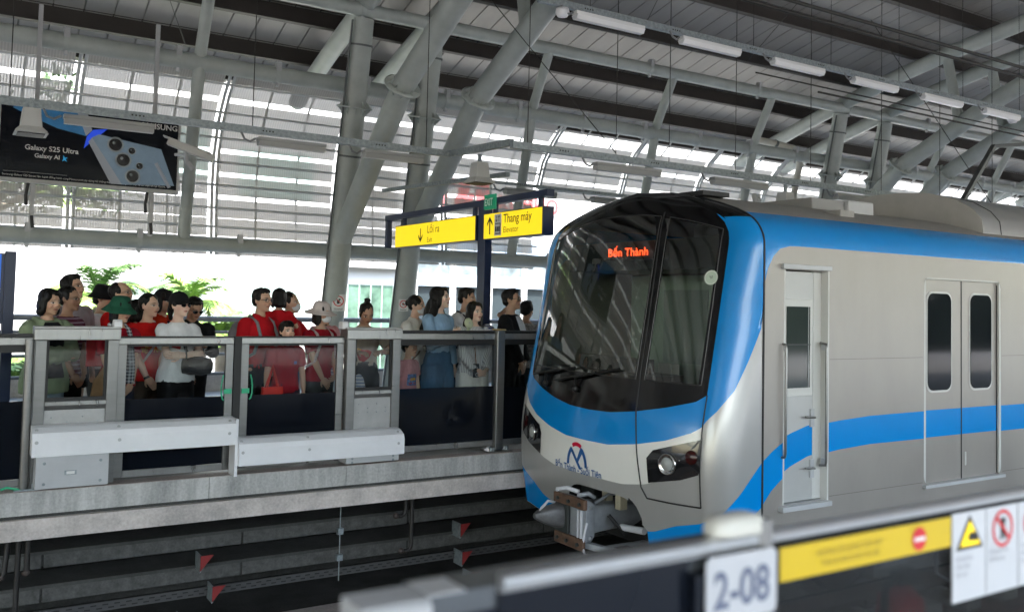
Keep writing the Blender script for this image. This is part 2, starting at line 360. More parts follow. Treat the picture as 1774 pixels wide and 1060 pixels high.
def long_pipe(name, y, z, r, label, clamps=(), x0=XA, x1=40):
    t = thing('longitudinal_pipe', label, 'pipe', (0, y, z))
    b = MB(); b.tube([(x0, 0, 0), (x1, 0, 0)], r, FRAME, 24); b.build('tube', parent=t)
    for x in clamps:
        b = MB(); b.tube([(x - .03, 0, 0), (x + .03, 0, 0)], r + .012, FRAME_D, 20); b.box((x - .035, -r - .012, r * .3), (x + .035, -.02, r + .05), GREYP); b.box((x - .02, -r * .4, -r - .06), (x + .02, .0, -r), GREYP); b.build('clamp', parent=t)
    return t
cl = [x * 1.37 + .9 for x in range(-1, 22)]
long_pipe('c', 13.3, 2.32, .105, 'lowest long grey pipe crossing behind the heads of the crowd', cl)
long_pipe('a', 12.74, 4.78, .115, 'middle long grey pipe passing the columns at their flanges', [x + .3 for x in cl])
long_pipe('b', 12.22, 5.80, .10, 'uppermost long grey pipe joining the column heads', [x for x in cl[::2]])
px_ = [2.86, 8.35, 11.1, 13.7, 19.6, 22.3, 25, .2 - 2.0]
for i, X in enumerate(px_):
    if X < 0: continue
    b = MB(); b.tube([(X, 13.3, 2.35), (X, 12.74, 4.72)], .085, FRAME, 16)
    b.build('lower_post', label='slim leaning post below the middle pipe, %s from the left' % ORD[i], cat='post', group='slim wall posts')
    b = MB(); b.tube([(X, 12.72, 4.86), (X, 12.24, 5.75)], .08, FRAME, 16)
    b.build('upper_post', label='slim leaning post above the middle pipe, %s from the left' % ORD[i], cat='post', group='slim wall posts')
# purlins (I sections) and roof deck
pys = [15.1, 14.35, 13.3, 11.84, 10.54, 9.24, 7.94, 6.6, 5.2, 3.8, 2.4, 1.0, -.5, -2, -3.5, -5, -6.5]
for i, y in enumerate(pys):
    z = zr(y) + .16; b = MB(); b.box((XA, y - .06, z), (45, y + .06, z + .018), PURLIN); b.box((XA, y - .01, z + .018), (45, y + .01, z + .26), PURLIN); b.box((XA, y - .06, z + .26), (45, y + .06, z + .278), PURLIN)
    b.build('purlin', label='dark brown roof purlin, %s in from the far eave' % ORD[i], cat='purlin', group='purlins')
b = MB(); nx = int((45 - XA) / .4); ysd = [15.6 - .9 * k for k in range(26)]
prof = [(0, 0), (.33, 0), (.345, .05), (.385, .05), (.4, 0)]
vs = []; cols = [XA + i * .4 + u for i in range(nx) for u, _ in prof[:-1]]; hs = [h for i in range(nx) for _, h in prof[:-1]]
for y in ysd:
    for x, h in zip(cols, hs): vs.append((x, y, zr(y) + .445 + h))
n = len(cols); b.add(vs, [(r * n + c, r * n + c + 1, (r + 1) * n + c + 1, (r + 1) * n + c) for r in range(len(ysd) - 1) for c in range(n - 1)], DECKM)
o = b.build('roof_deck', norm=False, label='ribbed grey metal roof sheeting above the purlins', cat='roof')
md = o.modifiers.new('s', 'SOLIDIFY'); md.thickness = .04; md.offset = 1
t = thing('rainwater_pipe', 'bent cream drain pipe beside the third column', 'pipe', (14.6, 12.95, 4.62)); PIPEM = mat('drain_cream', (.55, .53, .47), .4, 0, .1, 4)
b = MB(); b.tube([(-.6, 0, .42), (0, 0, .40), (.55, .0, .36), (.72, .0, .25), (.76, 0, .05), (.74, .1, -.4), (.70, .25, -1.5), (.68, .35, -2.6)], .07, PIPEM, 14); b.build('tube', parent=t)
for p in ((0, 0, .40), (.74, .1, -.4), (.70, .25, -1.5)): b = MB(); b.tube([Vector(p) + Vector((-.03, 0, .01)), Vector(p) + Vector((.03, 0, -.01))] if p[0] == 0 else [Vector(p) + Vector((0, 0, .03)), Vector(p) - Vector((0, 0, .03))], .08, CLAMP, 14); b.build('clamp', parent=t)
# thin tie rods and hanger wires
WIRE = mat('dark_wire', (.035, .033, .03), .5, .4)
for i, (X, y) in enumerate([(.45, 9.5), (2.7, 9.5), (4.75, 9.5), (5.2, 8), (6.4, 8), (7.2, 8), (8.3, 8), (9.7, 8), (11.2, 8), (12.6, 8), (14, 8)]):
    b = MB(); b.tube([(X, y, 3.36 if y > 9 else 3.26), (X, y, zr(y) + .16)], .005, WIRE, 6)
    b.build('hanger_rod', label='thin dark hanger rod holding the lower tray, %s from the left' % ORD[i], cat='rod', group='hanger rods')
for i, X in enumerate([6.0, 7.2, 8.6, 10.1, 11.6, 13.2, 14.8, 16.5]):
    b = MB(); b.tube([(X, 8, 4.9), (X, 8, zr(8) + .16)], .004, WIRE, 6)
    b.build('hanger_rod', label='thin dark hanger rod holding the upper tray, %s from the left' % ORD[i], cat='rod', group='hanger rods')
for i, (a, c) in enumerate([((6.4, 8, 3.3), (5.4, 10.54, 6.4)), ((8.4, 9.2, 6.4), (9.9, 11.8, 6.15)), ((11, 9.2, 6.4), (12.5, 11.8, 6.15)), ((14, 8, 3.3), (12.6, 9.2, 6.3)), ((16.5, 7.9, 6.4), (18.0, 10.5, 6.2)), ((2.0, 12, 6.1), (3.0, 14.3, 5.4))]):
    b = MB(); b.tube([a, c], .006, WIRE, 6); b.build('tie_rod', label='slanting thin tie rod under the roof, %s from the left' % ORD[i], cat='rod', group='slanting tie rods')

# ---- mesh screens
def meshmat():
    m = bpy.data.materials.new('perforated_mesh'); m.use_nodes = True; t = m.node_tree; t.nodes.clear()
    o = N(t, 'ShaderNodeOutputMaterial'); mx = N(t, 'ShaderNodeMixShader'); tr = N(t, 'ShaderNodeBsdfTransparent'); p = N(t, 'ShaderNodeBsdfPrincipled')
    p.inputs['Base Color'].default_value = (.66, .64, .61, 1); p.inputs['Roughness'].default_value = .5; p.inputs['Metallic'].default_value = .2
    tc = N(t, 'ShaderNodeTexCoord'); sp = N(t, 'ShaderNodeSeparateXYZ'); t.links.new(tc.outputs['Object'], sp.inputs[0])
    def wave(o, k):
        a = N(t, 'ShaderNodeMath', operation='MULTIPLY'); a.inputs[1].default_value = k; s = N(t, 'ShaderNodeMath', operation='SINE')
        t.links.new(o, a.inputs[0]); t.links.new(a.outputs[0], s.inputs[0]); return s.outputs[0]
    w = wave(sp.outputs[0], 2 * math.pi / .036); h = wave(sp.outputs[2], 2 * math.pi / .03)
    a = N(t, 'ShaderNodeMath', operation='ADD'); t.links.new(w, a.inputs[0]); a.inputs[1].default_value = 0
    r = N(t, 'ShaderNodeMapRange'); r.inputs[1].default_value = -.7; r.inputs[2].default_value = .7; r.inputs[3].default_value = .85; r.inputs[4].default_value = .98
    t.links.new(a.outputs[0], r.inputs[0]); t.links.new(r.outputs[0], mx.inputs[0]); t.links.new(tr.outputs[0], mx.inputs[1]); t.links.new(p.outputs[0], mx.inputs[2]); t.links.new(mx.outputs[0], o.inputs[0])
    return m
MESHM = meshmat()
SPROF = [(13.78, 2.2), (13.84, 2.7), (13.88, 3.2), (13.84, 3.7), (13.66, 4.15), (13.36, 4.5), (12.98, 4.80)]
def sp_at(z):
    for (y0, z0), (y1, z1) in zip(SPROF, SPROF[1:]):
        if z <= z1: return y0 + (y1 - y0) * (z - z0) / (z1 - z0)
    return SPROF[-1][0]
MUL = mat('light_mullion', (.68, .69, .69), .4, .1, .05)
bays = [(-2.48 + 1.95 * k) for k in range(15)] + [(-2.48 - 1.95 * k) for k in range(1, 12)]
for k, x0 in enumerate(bays):
    x1 = x0 + 1.95; zmin = 2.2 if x1 < 9.4 else 3.55
    t = thing('mesh_screen', 'curved wall bay of metal mesh strips, %s bay %s' % (ORD[k if k < 15 else k - 15], 'from the left' if k < 15 else 'beyond the left edge of the photo'), 'screen', (x0, 13.8, zmin), 0, 'mesh screen bays')
    og = Vector((x0, 13.8, zmin)); z = zmin; j = 0; off_ = x0 < -4.5
    edges = []
    while z < 4.72:
        h = .28 if z > 2.7 else .27; g = .066 if z > 2.7 else .012
        if z + h > 4.82: break
        edges.append((z, z + h)); z += h + g
    for (za, zb) in edges:
        b = MB(); zz = [za + (zb - za) * q / 3 for q in range(4)]
        vs = [Vector((x, sp_at(q) + .03, q)) - og for q in zz for x in (x0 + .06, x1 - .06)]
        b.add(vs, [(2 * q, 2 * q + 1, 2 * q + 3, 2 * q + 2) for q in range(3)], MESHM); b.build('mesh_strip', parent=t, norm=False)
        b = MB(); zc = (za + zb) / 2; b.tube([Vector((x, sp_at(zc) - .03, zc)) - og for x in (x0, x1)], .018, MUL, 8); b.build('bar', parent=t)
    for dx in (.0, .07):
        b = MB(); b.tube([Vector((x0 + dx, sp_at(max(zmin, z)), max(zmin, z))) - og for _, z in [(0, q) for q in (2.2, 2.7, 3.2, 3.7, 4.15, 4.5, 4.8)] if z >= zmin - .01 or z == 3.2 and False], .024, MUL, 8); b.build('mullion', parent=t)
    for dx in (.68, 1.32):
        b = MB(); b.tube([Vector((x0 + dx, sp_at(z) + .06, z)) - og for z in (2.2, 2.7, 3.2, 3.7, 4.15, 4.5, 4.8) if z >= zmin - .01], .015, MUL, 6); b.build('rib', parent=t)
# near-side screen (behind the photographer, seen only in reflections)
b = MB()
for k in range(4): b.box((XA, -6.2 - .05 * k, 4.0 + k * .42), (30, -6.15 - .05 * k, 4.33 + k * .42), GREYP)
for k in range(20): b.tube([(-8 + 1.95 * k, -6.1, 1.9), (-8 + 1.95 * k, -6.5, 5.9)], .04, MUL, 8)
b.build('louvre_wall', label='grey louvred wind wall high on the photographer side of the station', cat='screen')
# ---- fence behind the far platform
FEN = mat('fence_grey', (.16, .17, .18), .45, .2, .1, 5)
t = thing('platform_fence', 'grey tubular fence along the back of the far platform', 'fence', (0, 15.3, 0))
b = MB(); b.tube([(XA, 0, 1.2), (40, 0, 1.2)], .045, FEN, 12); b.build('top_rail', parent=t)
for z in (.98, .62, .3):
    b = MB(); b.tube([(XA, 0, z), (40, 0, z)], .025, FEN, 10); b.build('rail', parent=t)
for i in range(30):
    b = MB(); b.box((-6 + 1.35 * i, -.03, 0), (-5.95 + 1.35 * i, .03, 1.16), FEN); b.build('post', parent=t)
b = MB(); b.box((XA, 15.4, 0), (40, 15.6, .3), CONC2); b.build('platform_back_kerb', kind='structure')

# ---- trays, battens, cameras
def tray(p, q, label, name='cable_channel', w=.06, h=.075):
    b = MB(); p, q = Vector(p), Vector(q); b.bar(p, q, w, h, GALV); d = (q - p).normalized(); L = (q - p).length
    for i in range(int(L / 1.3)):
        for j in range(4): 
            c = p + d * (.6 + i * 1.3 + j * .035) - Vector((0, w / 2 + .001, 0)); b.bar(c, c + d * .015, .003, .015, BLACK)
    return b.build(name, label=label, cat='cable tray')
tray((-3, 9.5, 3.34), (5.08, 9.5, 3.34), 'galvanised tray running left under the roof in front of the hanging display')
tray((5.08, 9.5, 3.34), (5.02, 8.03, 3.27), 'short slanting tray piece joining the two lower trays')
tray((5.0, 8.0, 3.24), (16.5, 8.0, 3.24), 'galvanised tray running right above the train')
tray((5.3, 8.0, 4.86), (30, 8.0, 4.86), 'galvanised tray with white battens high above the train')
tray((5.15, 11.6, 3.1), (5.4, 8.7, 3.04), 'thin grey arm slanting behind the exit sign', w=.05, h=.05)
tray((6.0, 10.4, 3.2), (11, 10.4, 3.2), 'thin galvanised rail behind the exit sign', w=.04, h=.04)
LUM = mat('batten_diffuser', (.9, .91, .93), .3); LUMB = mat('batten_body', (.8, .81, .82), .4)
CABLE = mat('grey_conduit', (.24, .25, .26), .5)
def batten(x, y, z, L, label, group):
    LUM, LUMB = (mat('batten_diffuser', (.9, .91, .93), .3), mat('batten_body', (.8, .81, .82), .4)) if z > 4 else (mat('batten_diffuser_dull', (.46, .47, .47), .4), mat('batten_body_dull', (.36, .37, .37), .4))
    t = thing('batten_light', label, 'lamp', (x, y, z), 0, group)
    b = MB(); b.box((0, -.05, -.02), (L, .05, .02), LUMB); b.build('body', parent=t, bevel=.006)
    b = MB(); b.prism([(-.06, -.022), (.06, -.022), (.035, -.07), (-.035, -.07)], .01, L - .01, LUM, 'x'); b.build('diffuser', parent=t)
    b = MB(); b.tube([(-.02, 0, .0), (-.08, -.02, -.04), (-.14, -.02, -.02), (-.17, 0, .05)], .012, CABLE, 8); b.build('conduit', parent=t)
for i, x in enumerate([5.75, 7.32, 8.9, 10.5, 12.1, 13.7, 15.3, 17, 19]):
    batten(x, 7.96, 4.78, .98, 'white batten light on the high tray, %s from the left' % ORD[i], 'battens on the high tray')
for i, x in enumerate([.9, 2.75, 3.95]):
    batten(x, 9.48, 3.25, .82 if i == 0 else .75, 'white batten light under the lower left tray, %s from the left' % ORD[i], 'battens on the lower left tray')
for i, x in enumerate([6.1, 7.9, 10.2]):
    batten(x, 8.0, 3.15, .95, 'white batten light under the tray above the train, %s from the left' % ORD[i], 'battens on the right tray')
for i, x in enumerate([6.4, 7.9]):
    batten(x, 10.4, 3.12, .85, 'white batten light beside the exit sign, %s from the left' % ORD[i], 'battens behind the exit sign')
def speaker(x, y, z, label):
    t = thing('loudspeaker', label, 'loudspeaker', (x, y, z), 0, 'white loudspeakers'); t.scale = (.85, .85, .85)
    G = mat('speaker_grey', (.55, .56, .56), .5, 0, .04)
    b = MB(); ring = lambda w, d, zz: [(-w, -d, zz), (w, -d, zz), (w, d, zz), (-w, d, zz)]
    b.loft([ring(.085, .09, .2), ring(.105, .11, 0), ring(.15, .16, -.05), ring(.16, .17, -.075)], G, True, False); b.build('horn_box', parent=t, bevel=.01)
    b = MB(); b.box((-.13, -.14, -.085), (.13, .14, -.076), BLACK); b.build('grille', parent=t)
    b = MB(); b.box((-.02, -.02, .2), (.02, .02, .32), GALV); b.build('bracket', parent=t)
speaker(.62, 9.3, 3.08, 'white flared loudspeaker hanging in front of the display')
speaker(5.08, 8.8, 2.98, 'white flared loudspeaker hanging above the exit sign')
speaker(9.1, 7.9, 2.9, 'white flared loudspeaker hanging above the train roof')
t = thing('security_camera', 'long white security camera right of the hanging display', 'camera', (2.25, 11.5, 3.42), math.radians(-8))
b = MB(); b.bar((0, 0, .03), (.52, -.1, -.16), .11, .09, mat('camera_shell', (.6, .6, .58), .4)); b.build('housing', parent=t, bevel=.012)
b = MB(); b.bar((-.05, 0, .085), (.5, -.1, -.1), .15, .012, mat('camera_shell', (.6, .6, .58), .4)); b.build('sunshield', parent=t)
b = MB(); b.tube([(.2, 0, -.06), (.22, .02, -.2), (.3, .05, -.28)], .03, GREYP, 10); b.tube([(.25, .03, -.1), (.1, .2, -.1)], .02, GREYP, 8); b.build('mount', parent=t)
t = thing('smoke_detector', 'small round white detector under the high tray', 'detector', (14.6, 8.0, 4.72))
b = MB(); b.lathe([(0, .05), (.07, .05), (.08, .0), (.055, -.04), (0, -.05)], m=WHITEP); b.build('dome', parent=t)
t = thing('smoke_detector', 'round white detector left of the first high batten', 'detector', (5.62, 8.0, 4.76))
b = MB(); b.lathe([(0, .05), (.07, .05), (.08, .0), (.055, -.04), (0, -.05)], m=WHITEP); b.build('dome', parent=t)
# overhead line above the train
for i, (y, z, r) in enumerate(((6.5, 3.95, .012), (6.1, 4.55, .02), (6.0, 4.62, .02), (7.4, 4.35, .01), (5.6, 5.2, .012))):
    b = MB(); b.tube([(3.5 if i in (1, 2) else (2 if i == 4 else 8), y, z), (40, y, z)], r, WIRE, 8)
    b.build('overhead_wire', label='dark overhead wire along the track, %s of the five' % ORD[i], cat='wire', group='overhead wires')
t = thing('bent_bracket', 'dark bent steel bracket rising above the train roof', 'bracket', (13.2, 8, 3.3))
b = MB(); b.bar((0, 0, 0), (1.2, .2, 1.0), .07, .07, CLAMP); b.bar((1.2, .2, 1.0), (5.2, .2, 1.6), .06, .06, CLAMP); b.build('arm', parent=t)
# ================================================================== PLATFORM SCREEN DOORS (far side)
def rivets(mb, pts, r=.012, m=None, dy=-.004):
    for (x, y, z) in pts:
        mb.lathe([(0, 0), (r * .6, .0), (r, .0), (r, .004), (0, .004)], (x, y, z), m, 10, Matrix.Rotation(math.pi / 2, 3, 'X'))
SMK = glass('screen_glass_smoke', (.90, .92, .92), .2, .02, .012)
def leaf(name, label, cat, x0, x1, yf, ztop, zglass, zbot, stl, rail=.09, dark_top=.07, topcap=True, group=None, header=True):
    """framed glass leaf: steel stiles, steel top rail, clear upper glass, black lower glass"""
    t = thing(name, label, cat, (x0, yf, 0), 0, group); w = x1 - x0
    b = MB(); b.box((0, 0, ztop - rail), (w, .05, ztop), STEEL_H); b.build('top_rail', parent=t, bevel=.004)
    if dark_top:
        b = MB(); b.box((0, .012, ztop + .001), (w, .10, ztop + dark_top * .5), BLACK); b.build('cap', parent=t)
        b = MB(); b.box((stl, .012, ztop - rail - dark_top), (w - stl, .03, ztop - rail - .001), BLACK); b.build('gasket', parent=t)
    if stl:
        for a, c in ((0, stl), (w - stl, w)):
            b = MB(); b.box((a + .0005, .004, zbot), (c - .0005, .046, ztop - rail - .001), STEEL); b.build('stile', parent=t, bevel=.003)
    b = MB(); b.box((stl + .001, .018, zglass), (w - stl - .001, .026, ztop - rail - (dark_top or 0) - .001), SMK); b.build('glass', parent=t)
    b = MB(); b.box((stl + .001, .014, zbot + .06), (w - stl - .001, .030, zglass - .001), BLKPANEL); b.build('black_glass', parent=t)
    b = MB(); b.box((stl + .001, .004, zbot), (w - stl - .001, .044, zbot + .058), STEEL_H); b.build('bottom_rail', parent=t, bevel=.003)
    return t
def motor_box(x0, x1, label):
    t = thing('door_machine_box', label, 'door housing', (x0, 8.25, 0), 0, None); w = x1 - x0
    b = MB(); b.box((-.01, -.03, 1.19), (w + .01, .16, 1.285), STEEL_H); b.build('header', parent=t, bevel=.006)
    b = MB(); b.box((-.01, -.02, 1.2855), (w + .01, .17, 1.30), DSTEEL); b.build('top_plate', parent=t)
    for a, c in ((0, .085), (w - .085, w)):
        b = MB(); b.box((a, -.012, .0), (c, .08, 1.1895), STEEL); b.build('jamb', parent=t, bevel=.004)
    b = MB(); b.box((.086, .02, .72), (w - .086, .028, 1.189), SMK); b.build('window', parent=t)
    for (a, c) in (((.086, .015, .69), (w - .086, .035, .72)), ((.086, .015, .72), (.106, .035, 1.189)), ((w - .106, .015, .72), (w - .086, .035, 1.189))):
        b = MB(); b.box(a, c, BLACK); b.build('window_seal', parent=t)
    b = MB(); b.prism([(-.02, .69), (-.02, .66), (.01, .62), (.03, .62), (.03, .69)], .087, w - .087, STEEL_H, 'x'); b.build('sill', parent=t)
    b = MB(); b.box((.087, .012, .0), (w - .087, .06, .619), DSTEEL)
    rivets(b, [(.14 + (w - .28) * i / 3, .01, .56 - .04 * (i % 2)) for i in range(4)] + [(.14 + (w - .28) * i / 3, .01, .48) for i in range(4)], .006, GALV); b.build('lower_plate', parent=t)
    return t
motor_box(.655, 1.285, 'steel door housing with a small window, left one in front of the green hoodie woman')
motor_box(3.335, 3.90, 'steel door housing with a small window, in front of the woman in beige')
leaf('fixed_glass_panel', 'fixed glass panel with black lower half at the left edge of the photo', 'glass panel', -1.05, .64, 8.26, 1.21, .70, .02, .0, .06, .06)
leaf('fixed_glass_panel', 'fixed glass panel with black lower half before the girl with the hand fan', 'glass panel', 3.915, 5.02, 8.27, 1.245, .69, .06, .0, .06, .06)
leaf('fixed_glass_panel', 'fixed glass panel partly hidden behind the train nose', 'glass panel', 5.13, 6.9, 8.27, 1.245, .67, .06, .0, .06, .06)
leaf('fixed_glass_panel', 'long glass panel wholly behind the train', 'glass panel', 6.92, 12, 8.27, 1.245, .67, .06, .0, .06, .06)
d1 = leaf('sliding_platform_door', 'left glass door leaf beside the green handle plate, in front of the white tee woman', 'platform door', 1.29, 2.265, 8.30, 1.205, .68, .02, .07, .055, .02)
d2 = leaf('sliding_platform_door', 'right glass door leaf in front of the red shirt family', 'platform door', 2.335, 3.325, 8.30, 1.205, .68, .02, .07, .055, .02)
GRN = mat('green_handle', (.03, .42, .22), .4)
for d, x in ((d1, .975 - .045), (d2, .045)):
    b = MB(); b.box((x - .035, -.008, .70), (x + .035, .003, .745), GRN); s = -1 if d is d1 else 1
    b.tube([(x + s * .035, -.005, .645), (x + s * .046, -.008, .655), (x + s * .058, -.01, .70), (x + s * .060, -.01, .77), (x + s * .052, -.01, .83), (x + s * .042, -.005, .87)], .007, GRN, 8); b.build('handle', parent=d, bevel=.002)
b = MB(); b.box((2.268, 8.29, .02), (2.332, 8.36, 1.215), BLACK); b.build('door_seal', label='black rubber strip where the two glass door leaves meet', cat='seal')
t = thing('square_post', 'square steel barrier post with bolted foot beside the train nose', 'post', (5.075, 8.27, 0))
b = MB(); b.box((-.055, -.045, .012), (.045, .07, 1.28), STEEL); b.build('post', parent=t, bevel=.012)
b = MB(); b.box((-.06, -.05, 1.2805), (.05, .075, 1.295), mat('yellowed_cap', (.45, .33, .15), .7)); b.build('cap', parent=t, bevel=.004)
b = MB(); b.box((-.15, -.09, 0), (.14, .12, .012), STEEL); b.build('base_plate', parent=t, bevel=.01)
for x in (-.11, -.085, .075, .105):
    b = MB(); b.tube([(x, -.05 + .03 * (x > 0), .012), (x, -.05 + .03 * (x > 0), .05)], .022, GALV, 8); b.build('bolt', parent=t)
t = thing('round_post', 'rounded steel barrier post at the left door housing', 'post', (.615, 8.215, 0))
b = MB(); b.tube([(0, 0, 0), (0, 0, 1.2)], .034, STEEL, 16); b.build('post', parent=t)
b = MB(); b.box((-.07, -.05, 0), (.10, .05, .012), GALV); b.tube([(.07, -.02, .012), (.07, -.02, .05)], .016, GALV, 8); b.tube([(-.03, -.03, .012), (-.12, -.03, .035), (-.16, -.02, .02)], .01, GRN, 6); b.build('foot', parent=t)
for x in (1.275, 3.32):
    b = MB(); b.prism([(8.28, 1.29), (8.28, 1.345), (8.30, 1.36), (8.36, 1.36), (8.38, 1.345), (8.38, 1.29)], x - .03, x + .035, WHITEP, 'x')
    b.build('indicator_lamp', bevel=.004, label='small white door lamp on the %s door housing' % ('left', 'right')[x > 2], cat='lamp')
def cover(x0, x1, z0, z1, label, foot):
    t = thing('door_track_cover', label, 'cover', (x0, 8.0, 0)); w = x1 - x0
    h = z1 - z0; pf = [(0, z0), (0, z0 + h * .62), (.02, z0 + h * .80), (.10, z1 - .01), (.16, z1), (.19, z1), (.19, z0)]
    b = MB(); b.prism(pf, 0, w, WHITEP, 'x'); rivets(b, [(w * .40, -.001, z0 + h * .45), (w * .96, .0, z0 + h * .45), (w * .02, 0, z0 + h * .5)], .014, GREYP)
    for xx in (.4, .97, .02):
        Mx = Matrix.Rotation(math.radians(55), 3, 'X'); b.lathe([(0, .004), (.014, .004), (.014, 0)], (w * xx, .058, z0 + h * .88), GREYP, 10, Mx)
    b.build('cover', parent=t, bevel=.008)
    (fx0, fx1, fz0, fz1) = foot; b = MB(); b.box((fx0 - x0, .03, fz0), (fx1 - x0, .22, fz1), GREYP)
    rivets(b, [(fx0 - x0 + .06, .029, fz0 + (fz1 - fz0) * .15), (fx1 - x0 - .06, .029, fz0 + (fz1 - fz0) * .15), (fx0 - x0 + .06, .029, fz1 - (fz1 - fz0) * .2), (fx1 - x0 - .06, .029, fz1 - (fz1 - fz0) * .2)], .012, GALV)
    b.build('foot_box', parent=t, bevel=.004)
    if fz1 - fz0 > .1:
        b = MB(); b.box((.24, .026, fz0 + .10), (.33, .0295, fz0 + .135), GALV); b.box((.255, .024, fz0 + .106), (.315, .0255, fz0 + .129), WHITE); b.build('plate', parent=t)
    return t
cover(.645, 2.235, .285, .515, 'white metal cover beam on a grey box, left one under the doors', (.68, 1.21, .03, .28))
cover(2.262, 3.855, .095, .33, 'white metal cover beam lying low, right one under the doors', (3.27, 3.81, .035, .093))
b = MB(); b.box((2.237, 8.05, .0), (2.262, 8.24, .50), WHITEP); b.build('cover_bracket', label='narrow vertical steel plate between the two white cover beams', cat='plate')

# ================================================================== NEAR BARRIER
NRAIL = mat('near_rail_steel', (.62, .63, .65), .28, .8, .05, 3)
NT = mat('near_dark_top', (.10, .11, .12), .14, .3, 0)
t = thing('near_barrier', 'blurred steel rail and black glass barrier in front of the photographer', 'barrier', (0, 1.15, 0))
b = MB(); b.prism([(.0, 1.152), (-.014, 1.156), (-.017, 1.166), (-.012, 1.176), (.006, 1.180), (.006, 1.152)], .715, 1.245, NRAIL, 'x'); b.build('hand_rail', parent=t)
b = MB(); b.box((.60, .007, 1.10), (1.245, .088, 1.162), NT); b.build('glossy_top', parent=t)
b = MB(); b.prism([(.0, 1.135), (-.010, 1.140), (-.010, 1.154), (.0, 1.162), (.07, 1.162), (.07, 1.13)], .495, .60, mat('near_cap_grey', (.42, .43, .45), .5, 0, .1, 8), 'x'); b.box((.6, .001, 1.1625), (.66, .07, 1.165), GREYP); b.build('end_cap', parent=t, bevel=.006)
b = MB(); b.box((.715, .0, .02), (1.09, .02, 1.151), BLKPANEL); b.box((.50, .002, .02), (.714, .02, 1.129), BLKPANEL); b.build('black_glass', parent=t)
b = MB(); b.box((1.09, -.02, .02), (1.2, .05, 1.128), BLKPANEL); b.box((1.245, -.012, .0), (1.285, .06, 1.20), STEEL); b.box((1.287, .0, .0), (1.315, .05, 1.14), BLACK); b.build('post', parent=t)
b = MB(); b.prism([(.0, 1.156), (-.009, 1.160), (-.010, 1.170), (-.004, 1.176), (.02, 1.176), (.02, 1.156)], 1.287, 4.5, NRAIL, 'x'); b.build('hand_rail', parent=t)
b = MB(); b.box((1.316, .01, .25), (4.5, .018, 1.155), glass('near_glass', (.9, .92, .91), .4, .02, .02)); b.build('glass', parent=t)
b = MB(); b.box((1.316, .01, .0), (4.5, .02, .249), BLKPANEL); b.build('black_glass', parent=t)
t = thing('door_beacon', 'blurred white domed lamp on top of the near barrier post', 'lamp', (1.215, 1.165, 1.180))
rr = []
for (sx, sz) in ((1, 0), (1.02, .009), (.98, .021), (.85, .029), (.6, .033), (.2, .035)):
    rr.append([(math.copysign(abs(math.cos(a)) ** .6, math.cos(a)) * .062 * sx, math.copysign(abs(math.sin(a)) ** .7, math.sin(a)) * .03 * sx, sz) for a in [2 * math.pi * j / 28 for j in range(28)]])
b = MB(); b.loft(rr, mat('beacon_white', (.58, .57, .52), .35)); b.build('dome', parent=t)
t = thing('number_sign', 'white plate numbered 2-08 on the near barrier post', 'sign', (1.195, 1.128, 1.10))
b = MB()
pl = [(math.copysign(.085 - .012, c) + .012 * math.cos(a), math.copysign(.056 - .012, s_) + .012 * math.sin(a)) for (c, s_, a0) in ((1, 1, 0), (-1, 1, 90), (-1, -1, 180), (1, -1, 270)) for a in [math.radians(a0 + k * 22.5) for k in range(5)]]
b.prism(pl, -.004, .0, mat('sign_white', (.48, .49, .52), .35), 'y'); b.build('plate', parent=t)
text('number', '2-08', .088, mat('slate_ink', (.13, .15, .22), .6), (-.002, -.0055, -.031), (1, 0, 0), (0, 0, 1), t, 'CENTER', .002, .86)
t = thing('door_notice', 'yellow strip with red no-entry disc on the near barrier glass', 'sign', (1.325, 1.1575, 1.10))
b = MB(); b.box((0, -.003, -.022), (.535, .0, .040), mat('notice_yellow', (.62, .43, .01), .45)); b.build('strip', parent=t)
ink = mat('notice_ink', (.32, .23, .03), .6)
text('writing', 'KHÔNG SỬ DỤNG CỬA NÀY', .016, ink, (.20, -.0045, .013), (1, 0, 0), (0, 0, 1), t, 'CENTER', 0, .95)
text('writing', 'THIS DOOR IS NOT IN USE', .016, ink, (.20, -.0045, -.007), (1, 0, 0), (0, 0, 1), t, 'CENTER', 0, .92)
b = MB(); b.lathe([(0, 0), (.024, 0)], (.42, -.0048, .008), REDP, 32, Matrix.Rotation(math.pi / 2, 3, 'X')); b.box((.402, -.0062, .004), (.438, -.0055, .012), WHITE); b.build('no_entry_disc', parent=t)
PAP = mat('notice_white', (.56, .57, .60), .4)
